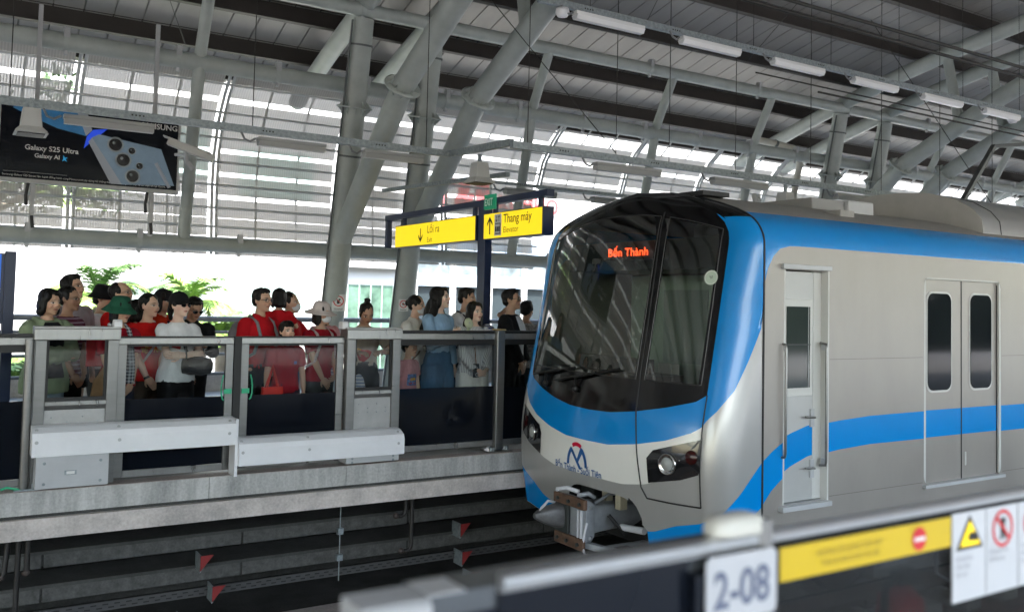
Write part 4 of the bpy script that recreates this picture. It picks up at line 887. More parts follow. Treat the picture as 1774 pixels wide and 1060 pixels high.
b = MB(); b.box((.0, -.55, -.27), (.45, -.30, -.19), CG); b.box((.05, -.5, -.189), (.2, -.38, -.187), DARKU); b.bar((-.1, -.1, -.2), (.1, -.45, -.24), .06, .05, CG); b.build('electric_coupler', parent=cp, bevel=.01)
b = MB(); b.tube([(.2, -.3, -.05), (.2, -.6, -.02)], .03, CW, 10); b.build('hose', parent=cp)

# ---- car body side with door openings
def up_(X): return interp(X, [(5.55, .36), (5.65, .43), (5.78, .50), (5.95, .56), (6.15, .61), (6.39, .64), (6.9, .665), (7.65, .67)])
def lo_(X): return interp(X, [(5.55, .012), (5.65, .12), (5.78, .21), (5.95, .29), (6.15, .355), (6.39, .395), (6.9, .42), (7.65, .42)])
def ev_(X): return interp(X, [(5.55, 1.74), (5.60, 1.90), (5.66, 2.0), (5.74, 2.065), (5.85, 2.09), (6.0, 2.095)])
holes = [(5.79, 6.33, .0), (7.68, 8.95, .0), (12.5, 13.77, 0), (17.3, 18.57, 0), (22.1, 23.37, 0)]
wins = [(9.75, 11.7), (14.6, 16.5), (19.4, 21.3)]
xs = sorted(set([5.55, 5.6, 5.66, 5.74, 5.85, 5.95, 6.15, 6.5, 6.9, 7.3, XE] + [a for h in holes for a in h[:2]] + [a for w in wins for a in w]))
b = MB(); zt = [2.12, 2.17, 2.22, 2.27, 2.31, 2.35, 2.375]
for s in (-1, 1):
    for x0, x1 in zip(xs, xs[1:]):
        xm = (x0 + x1) / 2; hole = s < 0 and any(a <= xm <= c for a, c, _ in holes); win = s < 0 and any(a <= xm <= c for a, c in wins)
        R0 = [-.45, 0, lo_(x0), up_(x0), .85, 1.72, 1.90 if x0 > 5.7 else ev_(x0) - .001, ev_(x0)] + zt; R1 = [-.45, 0, lo_(x1), up_(x1), .85, 1.72, 1.90 if x1 > 5.7 else ev_(x1) - .001, ev_(x1)] + zt
        if x0 < 5.7: R0[5] = 1.5
        if x1 < 5.7: R1[5] = 1.5
        for k in range(len(R0) - 1):
            if hole and 1 <= k <= 5: continue
            if win and k == 4: continue
            m = BLUE if (k == 2 or k >= 7) else SILV
            b.add([(x - 5.0, s * hw(z), z) for x, z in ((x0, R0[k]), (x1, R1[k]), (x1, R1[k + 1]), (x0, R0[k + 1]))], [(0, 1, 2, 3)], m, k >= 7)
# roof surface
zr_ = [2.375, 2.40, 2.45, 2.5, 2.55, 2.59, 2.62, 2.63]
sec = [(-hw(z), z) for z in zr_] + [(hw(z), z) for z in reversed(zr_)]
b.add([(x - 5.0, y, z) for x in (5.55, XE) for y, z in sec], [(i, i + 1, i + 1 + len(sec), i + len(sec)) for i in range(len(sec) - 1)], ROOFG, True)
# end wall behind the cab edge, floor
b.add([(.552, y, z) for y, z in [(-1.475, -.45), (1.475, -.45), (1.475, 2.0)] + [(hw(z), z) for z in (2.12, 2.22, 2.31, 2.4, 2.5, 2.59, 2.63)] + [(-hw(z), z) for z in (2.63, 2.59, 2.5, 2.4, 2.31, 2.22, 2.12)] + [(-1.475, 2.0)]], [], TBLACK)
link('car_body', clean(b.mesh('car_body')), T_)
b = MB(); b.box((.56, -1.40, -.46), (XE - 5, 1.40, -.40), DARKU); b.box((1.2, -.8, -.85), (XE - 5, .8, -.46), DARKU); b.build('underframe', parent=T_)
b = MB()
for z0 in (-.45,): 
    pts = [(.553, -hw(z) - .003, z) for z in (-.45, .5, 1.2, 2.0, 2.12, 2.17, 2.22, 2.27, 2.31, 2.35, 2.4, 2.45, 2.5, 2.55)]
b.tube([Vector(p) + Vector((0, 0, 0)) for p in pts], .009, SEAM, 6); b.build('cab_seam', parent=T_)
b = MB(); b.box((2.1, -1.0, 2.36), (2.3, .95, 2.52), ROOFG); b.build('roof_rib', parent=T_)
# passenger doors
GASK = mat('door_gasket', (.62, .62, .60), .4); PWIN = mat('passenger_window', (.005, .006, .008), .06, spec=.14)
def rrect(x0, x1, z0, z1, r, n=6):
    o = []
    for cx, cz, a0 in ((x1 - r, z1 - r, 0), (x0 + r, z1 - r, 90), (x0 + r, z0 + r, 180), (x1 - r, z0 + r, 270)):
        o += [(cx + r * math.cos(math.radians(a0 + 90 * i / n)), cz + r * math.sin(math.radians(a0 + 90 * i / n))) for i in range(n + 1)]
    return o
yo = -1.475
for hi, (a, c, _) in enumerate(holes[1:]):
    a -= 5.0; c -= 5.0; mid = (a + c) / 2
    fr = MB(); y1 = yo + .055
    fr.box((a - .001, yo + .001, 0), (a + .03, y1, 1.9), GASK); fr.box((c - .03, yo + .001, 0), (c + .001, y1, 1.9), GASK); fr.box((a, yo + .001, 1.885), (c, y1, 1.901), GASK); fr.box((a - .02, yo - .035, -.03), (c + .02, yo + .05, .0), GREYP)
    for (cx, sx) in ((a, 1), (c, -1)):    # rounded upper and lower corners
        for (cz, sz) in ((1.9, -1), (0.0, 1)):
            pl = [(cx, cz)] + [(cx + sx * .07 * (1 - math.cos(t_)), cz + sz * .07 * (1 - math.sin(t_))) for t_ in [math.pi / 2 * i / 6 for i in range(7)]]
            fr.prism(pl, yo - .001, yo + .05, SILV, 'y')
    fo = fr.build('door_frame', parent=T_)
    for (u0, u1, sd) in ((a + .031, mid - .006, 0), (mid + .006, c - .031, 1)):
        d = MB()
        for z0, z1, m in ((.002, .42, SILV), (.42, .67, BLUE), (.67, 1.884, SILV)): d.box((u0, yo + .028, z0), (u1, yo + .05, z1), m)
        do = d.build('passenger_door', parent=T_)
        wx0, wx1 = (u0 + .06, u1 - .17) if sd == 0 else (u0 + .14, u1 - .10)
        g = MB(); g.prism(rrect(wx0 - .018, wx1 + .018, .83, 1.775, .09), yo + .024, yo + .0275, GASK, 'y'); g.build('window_frame', parent=do)
        g = MB(); g.prism(rrect(wx0, wx1, .85, 1.755, .08), yo + .019, yo + .0235, PWIN, 'y'); g.build('window', parent=do)
        if sd: g = MB(); g.prism(rrect(u0 + .05, u0 + .075, .12, .25, .01), yo + .024, yo + .0275, GASK, 'y'); g.build('pull_slot', parent=do)
    g = MB(); g.box((mid - .006, yo + .024, .0), (mid + .006, yo + .045, 1.885), SEAM); g.box((c - .034, yo + .02, .0), (c - .03, yo + .028, 1.86), SEAM); g.build('door_rubber', parent=T_)
for (a, c) in wins:
    g = MB(); g.box((a - 5, yo + .03, .85), (c - 5, yo + .04, 1.72), PWIN); g.build('side_window', parent=T_)
# crew door
a, c = .79, 1.33; fr = MB()
fr.box((a, yo + .001, 0), (a + .02, yo + .09, 1.9), GASK); fr.box((c - .11, yo + .06, 0), (c - .0, yo + .09, 1.9), GASK); fr.box((c - .012, yo - .012, -.03), (c + .006, yo + .09, 1.92), GASK); fr.box((a - .04, yo - .03, 1.905), (c + .02, yo + .09, 1.945), GREYP); fr.box((a - .05, yo - .05, -.045), (c + .01, yo + .09, -.005), GREYP)
fr.build('crew_door_frame', parent=T_, bevel=.003)
d = MB(); u0, u1 = a + .022, c - .115
for zz in range(12):
    za, zb = 0.002 + 1.88 * zz / 12, .002 + 1.88 * (zz + 1) / 12
z0s = [.002, (lo_(5.81), lo_(6.22)), (up_(5.81), up_(6.22)), 1.89]
prev = (.002, .002)
for (zl, zr2), m in (((lo_(5.81), lo_(6.22)), SILV), ((up_(5.81), up_(6.22)), BLUE), ((1.89, 1.89), SILV)):
    n = 6; f0 = lambda i, A=prev: A[0] + (A[1] - A[0]) * i / n
    for i in range(n):
        xa, xb = u0 + (u1 - u0) * i / n, u0 + (u1 - u0) * (i + 1) / n
        def zz_(x, which): return {'lo': lo_(x + 5), 'up': up_(x + 5)}[which]
        if m is BLUE: q = [(xa, lo_(xa + 5)), (xb, lo_(xb + 5)), (xb, up_(xb + 5)), (xa, up_(xa + 5))]
        elif prev[0] < .01: q = [(xa, .002), (xb, .002), (xb, lo_(xb + 5)), (xa, lo_(xa + 5))]
        else: q = [(xa, up_(xa + 5)), (xb, up_(xb + 5)), (xb, 1.89), (xa, 1.89)]
        d.add([(x, yo + .06, z) for x, z in q], [(0, 1, 2, 3)], BLUE if m is BLUE else mat('crew_door_grey', (.50, .50, .495), .38, .2, .05, 3))
    prev = (zl, zr2)
do = d.build('crew_door', parent=T_, norm=False)
g = MB(); g.box((u0 + .03, yo + .045, .86), (u1 - .02, yo + .059, 1.66), GASK); g.build('window_frame', parent=do, bevel=.004)
g = MB(); g.box((u0 + .06, yo + .038, .93), (u1 - .06, yo + .044, 1.60), mat('crew_window', (.03, .04, .035), .08, spec=.4)); g.build('window', parent=do)
g = MB(); g.box((u0 + .06, yo + .034, 1.28), (u1 - .06, yo + .0375, 1.292), INTD); g.box((u1 - .085, yo + .034, .93), (u1 - .08, yo + .0375, 1.6), GREYP); g.build('window_bar', parent=do)
for z in (.18, .60):
    g = MB(); g.box((u1 - .035, yo + .045, z), (u1 + .01, yo + .0595, z + .15), GREYP); g.tube([(u1 - .01, yo + .02, z + .08), (u1 - .13, yo + .02, z + .09)], .009, STEEL, 8); g.tube([(u1 - .01, yo + .05, z + .08), (u1 - .01, yo + .02, z + .08)], .01, STEEL, 8); g.build('handle', parent=do)
for x, z0, z1 in ((a - .01, .38, 1.30), (c - .055, .28, 1.30)):
    g = MB(); g.tube([(x, yo + .03, z1), (x, yo - .03, z1 - .01), (x, yo - .035, z1 - .04), (x, yo - .035, z0 + .04), (x, yo - .03, z0 + .01), (x, yo + .03, z0)], .011, STEEL, 10); g.box((x + .012, yo - .005, z1 - .06), (x + .04, yo + .03, z1), GREYP); g.box((x + .012, yo - .005, z0), (x + .04, yo + .03, z0 + .06), GREYP); g.build('grab_rail', parent=T_)
# roof equipment
ac = bpy.data.objects.new('roof_unit', None); COL.objects.link(ac); ac.parent = T_; ac.location = (4.28, 0, 2.42)
pf = [(y_, z_ * 1.5) for y_, z_ in [(-1.12, 0), (-1.10, .10), (-1.0, .18), (-.8, .26), (-.5, .32), (-.15, .345), (.2, .345), (.5, .32), (.8, .26), (1.0, .18), (1.1, .10), (1.12, 0)]]
b = MB(); b.prism(pf, -.02, 0.0, mat('unit_end_plate', (.44, .43, .415), .5, .1, .1, 3), 'x'); b.build('end_plate', parent=ac)
UN = mat('unit_cover', (.48, .48, .48), .32, .6, .06, 3)
b = MB(); n = len(pf)
pf2 = [(y * .985, z * .985) for y, z in pf]
b.add([(x, y, z) for x in (.001, 12.0) for y, z in pf2], [(i, i + 1, i + 1 + n, i + n) for i in range(n - 1)], UN, True); b.build('cover', parent=ac)
for x in (.35, 2.5, 4.7):
    b = MB(); b.tube([(x, y * 1.0, z * 1.0) for y, z in pf2], .006, SEAM, 6); b.build('joint', parent=ac)
b = MB(); b.box((2.75, -.6, 2.52), (3.15, .6, 2.70), GREYP); b.build('antenna_box', parent=T_, bevel=.02)
b = MB(); b.box((2.25, -.55, 2.53), (2.74, .55, 2.69), mat('roof_box', (.30, .30, .30), .5)); b.tube([(2.4, .3, 2.66), (2.4, .35, 2.80), (2.52, .4, 2.80), (2.52, .4, 2.66)], .03, GREYP, 10); b.build('antenna_box', parent=T_, bevel=.02)
b = MB(); b.box((.58, -.75, 2.56), (.9, -.1, 2.60), SEAM); b.build('roof_slot', parent=T_)
# bogie wheels
for X in (2.4, 4.6, 15, 17.2):
    for s in (-1, 1):
        w = MB(); w.lathe([(0, -.06), (.40, -.06), (.43, -.03), (.40, .06), (0, .06)], (X, s * .75, -.68), RAILM, 28, Matrix.Rotation(math.pi / 2, 3, 'X')); w.build('wheel', parent=T_)
b = MB()
for z in (.02, 1.16):
    for (x0, x1) in ((1.36, 2.66), (3.97, 4.73)):
        b.box((x0, yo - .0015, z), (x1, yo + .002, z + .004), mat('panel_reflection_line', (.16, .15, .14), .5))
b.build('panel_reflection_line', parent=T_)  # upper pair draws a faint reflection as dark strips on the side
EQ = mat('underfloor_grey', (.30, .31, .30), .6, .2, .2, 6)
for i, x in enumerate((2.2, 3.9, 5.4, 6.9, 8.6, 10.2)):
    b = MB(); b.box((x, -1.3, -.82), (x + .9 - .1 * (i % 3), -.9, -.47), EQ); b.box((x + .1, -1.305, -.75), (x + .5, -1.301, -.55), GREYP); b.build('underfloor_box', parent=T_, bevel=.01)
    b = MB(); b.tube([(x + 1.1, -1.2, -.46), (x + 1.1, -1.2, -.95), (x + 1.3, -1.2, -1.05)], .02, GREYP, 8); b.build('underfloor_pipe', parent=T_)
# ================================================================== PEOPLE
def skinmat(name, col, brow=(.02, .014, .012)):
    if name in MATS: return MATS[name]
    m = bpy.data.materials.new(name); m.use_nodes = True; t = m.node_tree; p = t.nodes['Principled BSDF']; p.inputs['Roughness'].default_value = .5
    p.inputs['Subsurface Weight'].default_value = .12; p.inputs['Subsurface Radius'].default_value = (.012, .005, .003); p.inputs['Subsurface Scale'].default_value = .2
    at = N(t, 'ShaderNodeAttribute', attribute_name='hc'); sp = N(t, 'ShaderNodeSeparateXYZ'); t.links.new(at.outputs['Vector'], sp.inputs[0])
    ab = N(t, 'ShaderNodeMath', operation='ABSOLUTE'); t.links.new(sp.outputs[1], ab.inputs[0])
    fr = N(t, 'ShaderNodeMath', operation='GREATER_THAN'); fr.inputs[1].default_value = .035; t.links.new(sp.outputs[0], fr.inputs[0])
    def M(op, a, b):
        n = N(t, 'ShaderNodeMath', operation=op)
        for i, v in enumerate((a, b)):
            if v is None: continue
            if isinstance(v, (int, float)): n.inputs[i].default_value = v
            else: t.links.new(v, n.inputs[i])
        return n.outputs[0]
    cur = None
    base = N(t, 'ShaderNodeRGB'); base.outputs[0].default_value = (*col, 1); cur = base.outputs[0]
    def spot(cy_, cz_, ry, rz_, c, soft=.25, k=1.0, absy=True, slope=0):
        nonlocal cur
        y = ab.outputs[0] if absy else sp.outputs[1]
        z = sp.outputs[2]
        dy = M('DIVIDE', M('SUBTRACT', y, cy_), ry); dz = M('DIVIDE', M('SUBTRACT', M('SUBTRACT', z, cz_), M('MULTIPLY', M('SUBTRACT', y, cy_), slope)), rz_)
        r = M('SQRT', M('ADD', M('MULTIPLY', dy, dy), M('MULTIPLY', dz, dz)), None)
        mr = N(t, 'ShaderNodeMapRange'); mr.inputs[1].default_value = 1 - soft; mr.inputs[2].default_value = 1 + soft; mr.inputs[3].default_value = k; mr.inputs[4].default_value = 0
        t.links.new(r, mr.inputs[0]); f = M('MULTIPLY', mr.outputs[0], fr.outputs[0])
        mx = N(t, 'ShaderNodeMix', data_type='RGBA'); t.links.new(f, mx.inputs[0]); t.links.new(cur, mx.inputs[6]); mx.inputs[7].default_value = (*c, 1); cur = mx.outputs[2]
    red = (col[0] * .95, col[1] * .62, col[2] * .6)
    spot(.042, -.03, .022, .018, red, .6, .35); spot(0, -.02, .014, .014, red, .6, .3, False)
    spot(0, -.057, .024, .0085, (col[0] * .62, col[1] * .25, col[2] * .26), .25, .85, False); spot(0, -.056, .022, .0014, (.08, .02, .02), .4, .8, False)
    spot(.032, .025, .019, .0045, brow, .4, .85, slope=-.15)
    spot(.032, .004, .0165, .0078, (.62, .58, .55), .2, .9); spot(.032, .004, .0075, .0075, (.015, .010, .008), .15, 1); spot(.032, .010, .018, .0028, (.03, .02, .018), .4, .9)
    t.links.new(cur, p.inputs['Base Color'])
    MATS[name] = m; return m
SK = {'a': skinmat('skin_light', (.72, .47, .345)), 'b': skinmat('skin_mid', (.60, .37, .255)), 'c': skinmat('skin_tan', (.44, .25, .16)), 'd': skinmat('skin_pale', (.80, .56, .44))}
HAIRM = mat('black_hair', (.006, .005, .0045), .5, 0, .4, 60, .4, 90, spec=.25, stretch=(1, 1, .12)); HAIRB = mat('brown_hair', (.03, .015, .01), .5, 0, .5, 60, .5, 90, spec=.3, stretch=(1, 1, .12))
MASKM = mat('mask_white', (.72, .74, .77), .8, 0, .03, 10, .2, 40); LENS = mat('sunglass_lens', (.006, .005, .005), .08); GFR = mat('spectacle_frame', (.02, .02, .022), .3); 
def hands(mb, w, d, n, side, curl, s, m):
    """w wrist, d finger direction, n palm normal, side=+1 left hand (thumb side sign)"""
    d = d.normalized(); n = (n - d * n.dot(d)).normalized(); l = d.cross(n) * side     # l: towards the thumb
    Mx = Matrix((d, l, n)).transposed()
    mb.ell(w + d * .045 * s, (.052 * s, .040 * s, .015 * s), m, 12, 8, Mx)
    for i, (o, L, r) in enumerate(((.030, .066, .0088), (.011, .074, .009), (-.009, .068, .0086), (-.028, .052, .0076))):
        p = w + d * (.080 - .004 * i) * s + l * o * s; a = curl * .6; pts = [p - d * .012 * s, p]; 
        for f in (.45, .32, .25):
            dd = d * math.cos(a) + n * math.sin(a); p = p + dd * L * f * s; pts.append(p.copy()); a += curl
        mb.tube(pts, [r * s * k for k in (1, 1, .96, .88, .65)], m, 6)
    p = w + d * .022 * s + l * .030 * s; dd = (d * .75 + l * .62 + n * .35).normalized(); q = p + dd * .036 * s; d2 = (d * .95 + l * .15 + n * .45).normalized()
    mb.tube([p - dd * .01, p, q, q + d2 * .030 * s], [.012 * s, .0115 * s, .0098 * s, .007 * s], m, 6)
def ik(a, b, l1, l2, hint):
    v = b - a; L = v.length; mx = (l1 + l2) * .995
    if L > mx: b = a + v * (mx / L); v = b - a; L = mx
    c = (l1 * l1 - l2 * l2 + L * L) / (2 * L); h = math.sqrt(max(0, l1 * l1 - c * c)); d = v.normalized(); hp = (hint - d * hint.dot(d)).normalized()
    return a + d * c + hp * h, b
POSE = {  # wrist target, elbow hint, finger direction, palm normal   (x forward, y to the person's left; mirrored for the right arm)
    'down': ((.03, .235, .80), (-.6, .5, 0), (.05, -.05, -1), (.3, -1, 0)),
    'fold': ((.20, .075, .86), (-.5, .8, -.3), (.35, -.8, -.25), (-.8, -.2, .3)),
    'foldlow': ((.17, .07, .80), (-.5, .8, -.2), (.2, -.6, -.7), (-.8, -.3, 0)),
    'cross': ((.19, -.07, 1.06), (.1, 1, -.5), (.1, -1, .1), (-1, 0, 0)),
    'phone': ((.27, .06, 1.14), (-.2, .5, -1), (.3, -.2, .9), (-.3, -.5, .4)),
    'chin': ((.19, .04, 1.34), (.2, .6, -1), (.1, -.1, 1), (-.8, -.3, .0)),
    'rest': ((.26, .10, 1.10), (-.2, 1, -.6), (.9, -.5, -.1), (0, -.2, -1)),
    'wave': ((.12, .22, 1.62), (0, 1, -.2), (0, .1, 1), (1, 0, 0)),
    'hip': ((.10, .20, .98), (-.5, 1, 0), (.4, -.8, -.3), (-.5, -.6, 0)),
    'hold': ((.22, .14, .98), (-.6, .5, -.5), (.9, -.2, .1), (0, -1, .2)),
}
def person(label, X, Y, H, face, skin='b', hair='short', top='tee', topm=None, bot='trousers', botm=None, L='down', R='down', hyaw=0, hpitch=0, female=False, lean=0, extra=(), shoem=None, group=None, hairm=None, build=1.0):
    s = H / 1.65; kid = H < 1.4; hs = s if not kid else s * (1.0 + .35 * (1.4 - H) / .4); hairm = hairm or HAIRM
    if kid: hs = min(hs, .95)
    t = thing('person', label, 'person', (X, Y, 0), math.radians(face), group)
    sw = (.165 if female else .185) * build * (0.94 if kid else 1); 
    V = lambda x, y, z: Vector((x + lean * max(0, z - .9), y, z)) * s
    mb = MB(); sk = SK[skin]
    # ---- skeleton
    legs = []
    for e in (1, -1):
        hip, knee, ank = V(0, e * .085, .84), V(.02, e * .09, .46), V(-.01, e * .095, .07)
        legs.append((hip, knee, ank)); mb.tube([hip, hip.lerp(knee, .5), knee, knee.lerp(ank, .35), ank], [.088 * s, .072 * s, .052 * s, .052 * s, .035 * s], None, 12); mb.ell(hip, (.09 * s,) * 3); mb.ell(knee, (.053 * s,) * 3, None, 10, 6)
        mb.tube([ank, V(.03, e * .10, .035), V(.15, e * .105, .03)], [.036 * s, .036 * s, .024 * s], None, 10)
    def torso(grow, z0=None, z1=None, flare=0, sw_=sw):
        hipw = .165 if female else .155; wst = .125 if female else .14
        tab = [(.74, hipw * .9, .095, 0), (.82, hipw, .105, 0), (.90, hipw * .98, .105, 0), (1.00, wst * build, .092 * build, .005), (1.10, (wst + .012) * build, .10 * build, .01), (1.20, sw_ * .86, .112 * build, .012), (1.28, sw_ * .92, .100, .005), (1.325, sw_ * .80, .080, 0), (1.36, sw_ * .50, .062, -.005), (1.39, .062, .055, -.005)]
        rr = []
        z0 = z0 or .74; z1 = z1 or 1.39; zs = [z0 + (z1 - z0) * i / 16 for i in range(17)]
        for z in zs:
            g = lambda k: interp(z, [(q[0], q[k]) for q in tab]); fl = flare * max(0, (1.05 - z) / .25)
            rr.append([V(g(3) + (g(2) + grow + fl * .6) * math.cos(a), (g(1) + grow + fl) * math.sin(a), z) for a in [2 * math.pi * j / 24 for j in range(24)]])
        return rr
    mb.loft(torso(0)); 
    mb.tube([V(-.01, 0, 1.33), V(0, 0, 1.40), V(.012, 0, 1.46)], [.062 * s, .050 * s, .048 * s], None, 14)
    arms = []
    for e, pz in ((1, L), (-1, R)):
        w, hint, fd, pn = POSE[pz] if isinstance(pz, str) else pz
        S = V(-.005, e * sw, 1.315); W = V(w[0], e * w[1], w[2])
        E_, W = ik(S, W, .275 * s, .245 * s, Vector((hint[0], e * hint[1], hint[2])))
        arms.append((S, E_, W, Vector((fd[0], e * fd[1], fd[2])), Vector((pn[0], e * pn[1], pn[2])), e))
        ar_ = .048 * build if not female else .043
        mb.tube([S, S.lerp(E_, .5), E_, E_.lerp(W, .4), W], [ar_ * s, ar_ * .95 * s, .038 * s, .037 * s, .024 * s], None, 12); mb.ell(S - Vector((0, e * .010 * s, .004 * s)), (.052 * s,) * 3, None, 12, 8); mb.ell(E_, (.038 * s,) * 3, None, 10, 6)
    # ---- head
    pv = V(.005, 0, 1.43); HM = Matrix.Rotation(math.radians(hyaw), 3, 'Z') @ Matrix.Rotation(math.radians(-hpitch), 3, 'Y')
    hc0 = Vector((.018, 0, .108)) * hs
    HP = lambda x, y, z: pv + HM @ (hc0 + Vector((x, y, z)) * hs)
    def he(c, r, m=None, b=None, n=16, k=10, R2=None): (b or mb).ell(HP(*c), tuple(q * hs for q in r), m, n, k, HM @ R2 if R2 else HM)
    he((-.012, 0, .030), (.094, .076, .086)); he((.022, 0, -.03), (.066, .064, .083)); he((.036, 0, -.072), (.046, .047, .034)); he((.068, 0, -.092), (.022, .024, .018))
    he((.079, 0, -.056), (.016, .026, .013)); mb.tube([HP(.082, 0, .020), HP(.098, 0, -.006), HP(.106, 0, -.022)], [.009 * hs, .010 * hs, .0125 * hs], None, 8); he((.094, .011, -.026), (.010, .009, .008)); he((.094, -.011, -.026), (.010, .009, .008))
    mb.tube([HP(.066, .045, .022), HP(.081, .02, .026), HP(.081, -.02, .026), HP(.066, -.045, .022)], .011 * hs, None, 8)
    for e in (1, -1): he((.056, e * .038, -.028), (.030, .026, .028)); he((-.008, e * .076, -.008), (.017, .009, .029)); he((.072, e * .031, .003), (.013, .018, .012))
    mb.tube([HP(-.01, 0, -.05), V(0, 0, 1.38)], [.046 * hs, .050 * s], None, 14)
    me = remesh(mb.mesh('b'), .0088 * min(1, s * 1.05), 2, .45)
    # finger geometry joins the same mesh
    hb = MB(); 
    for k, (S, E_, W, fd, pn, e) in enumerate(arms): hands(hb, W - (W - E_).normalized() * .01, fd, pn, e, .75 if (L, R)[k] in ('phone', 'chin', 'hold') else (.30 if (L, R)[k] != 'wave' else .12), s * (1 if not kid else .95), None)
    b = bmesh.new(); b.from_mesh(me); tmp = hb.mesh('h'); b.from_mesh(tmp); bpy.data.meshes.remove(tmp)
    lay = b.verts.layers.float_vector.new('hc'); inv = HM.transposed()
    A_ = inv * (1 / hs); B_ = A_ @ pv + hc0 * (1 / hs); zc_ = pv.z - .06; far_ = Vector((-1, 0, 0))
    for v in b.verts:
        if v.co.z > zc_:
            q = A_ @ v.co - B_; v[lay] = q if q.length < .17 else far_
        else: v[lay] = far_
    for f in b.faces: f.smooth = True; f.material_index = 0
    b.to_mesh(me); b.free(); me.materials.clear(); me.materials.append(sk); bo = link('body', me, t)
    # ---- clothes
    def garment(name, mbx, m, vox=.0115, sm=3, ns=.006):
        g = remesh(mbx.mesh(name), vox, sm, .5)
        sd = random.uniform(0, 50)
        nn = [v.normal.copy() for v in g.vertices]
        for v, n_ in zip(g.vertices, nn):
            d = noise.noise(Vector((v.co.x * 16, v.co.y * 16, v.co.z * 8 + sd))) * ns * 1.15 + noise.noise(Vector((v.co.x * 40, v.co.y * 40, v.co.z * 22 + sd))) * ns * .4
            v.co += n_ * d
        g.materials.clear(); g.materials.append(m); return link(name, g, t)
    topo = None
    if top:
        hem = {'tee': .80, 'crop': .93, 'shirt': .80, 'hoodie': .72, 'jacket': .78, 'vest': .85, 'tuck': .96}[top]; gr = {'hoodie': .032, 'jacket': .026, 'shirt': .020}.get(top, .014); fl = {'hoodie': .03, 'shirt': .02, 'tee': .016, 'jacket': .02}.get(top, 0)
        q = MB(); q.loft(torso(gr, hem, 1.375, fl)); lng = top in ('shirt', 'hoodie', 'jacket', 'tuck')
        for S, E_, W, fd, pn, e in arms:
            g = gr + .006; q.ell(S - Vector((0, e * .012 * s, .004 * s)), ((.050 + g * .6) * s,) * 3, None, 12, 8)
            if lng: q.tube([S, S.lerp(E_, .6), E_, E_.lerp(W, .5), E_.lerp(W, .88)], [(.044 + g) * s, (.043 + g) * s, (.040 + g) * s, (.038 + g) * s, (.030 + g) * s], None, 14); q.ell(E_, ((.044 + g) * s,) * 3, None, 10, 6)
            else: q.tube([S, S.lerp(E_, .4), S.lerp(E_, .72)], [(.044 + g) * s, (.047 + g) * s, (.052 + g) * s], None, 14)
        if top == 'hoodie': q.ell(V(-.09, 0, 1.34), (.07 * s, .12 * s, .07 * s)); q.tube([V(-.06, .09, 1.38), V(.05, .07, 1.36), V(.10, .04, 1.26)], .03 * s, None, 10); q.tube([V(-.06, -.09, 1.38), V(.05, -.07, 1.36), V(.10, -.04, 1.26)], .03 * s, None, 10)
        if top in ('shirt', 'vest') and 'collar' in extra: q.tube([V(-.05, .045, 1.40), V(.045, .05, 1.385), V(.085, .02, 1.33)], .016 * s, None, 8); q.tube([V(-.05, -.045, 1.40), V(.045, -.05, 1.385), V(.085, -.02, 1.33)], .016 * s, None, 8)
        topo = garment({'tee': 'tshirt', 'crop': 'tshirt', 'vest': 'polo_shirt', 'hoodie': 'hoodie', 'jacket': 'cardigan', 'shirt': 'shirt', 'tuck': 'shirt'}[top], q, topm, .0115 if H > 1.2 else .009)
    if bot:
        q = MB(); q.loft(torso(.014, .72, .99 if top in ('tuck', 'crop') else .93)); wide = {'wide': .05, 'trousers': .016, 'shorts': .028, 'jeans': .012, 'skirt': .0}[bot]
        for hip, knee, ank in legs:
            if bot == 'shorts': q.tube([hip, hip.lerp(knee, .35), hip.lerp(knee, .62)], [(.09 + wide * .6) * s, (.08 + wide) * s, (.078 + wide) * s], None, 14)
            else: q.tube([hip, hip.lerp(knee, .5), knee, knee.lerp(ank, .5), knee.lerp(ank, .96)], [(.092 + wide * .5) * s, (.075 + wide) * s, (.058 + wide) * s, (.052 + wide) * s, (.048 + wide * 1.1) * s], None, 14)
        garment({'shorts': 'shorts', 'jeans': 'jeans'}.get(bot, 'trousers'), q, botm, .012)
    q = MB()
    for e in (1, -1): q.loft([[V(.05 + x + 0 * a, e * .10 + w * math.cos(a), max(.004, .035 * k + .035 * k * math.sin(a))) for a in [2 * math.pi * j / 12 for j in range(12)]] for x, w, k in ((-.10, .02, .6), (-.08, .035, 1.2), (0, .042, 1.3), (.08, .045, .9), (.12, .035, .7), (.135, .015, .5))])
    q.build('shoes', shoem or mat('shoe_white', (.55, .55, .55), .6), t)
    # ---- hair
    def hmesh(name, q, m, vox=.0075, sm=2): 
        g = remesh(q.mesh(name), vox * max(.8, hs), sm, .5); nn = [v.normal.copy() for v in g.vertices]; sd = random.uniform(0, 40)
        for v, n_ in zip(g.vertices, nn): v.co += n_ * (noise.noise(Vector((v.co.x * 55, v.co.y * 55, v.co.z * 14 + sd))) * .007 + noise.noise(Vector((v.co.x * 18 + sd, v.co.y * 18, v.co.z * 9))) * .007) * hs
        g.materials.clear(); g.materials.append(m); return link(name, g, t)
    if hair:
        q = MB(); E3 = lambda c, r: q.ell(HP(*c), tuple(x * hs for x in r), None, 18, 12, HM)
        cap = (hair != 'balding')
        E3((-.024, 0, .042), (.095, .084, .086)) if cap else E3((-.036, 0, .036), (.088, .083, .084))
        if hair in ('short', 'boy', 'spiky'): E3((-.06, 0, -.01), (.05, .072, .06)); E3((.02, 0, .092), (.06, .062, .034)); E3((-.0, .068, .02), (.03, .018, .035)); E3((-.0, -.068, .02), (.03, .018, .035))
        if hair == 'boy': E3((.05, 0, .072), (.042, .062, .034))
        if hair == 'spiky': [E3((-.02 + .04 * math.cos(k * 1.3), .04 * math.sin(k * 1.3), .118), (.02, .018, .02)) for k in range(6)]
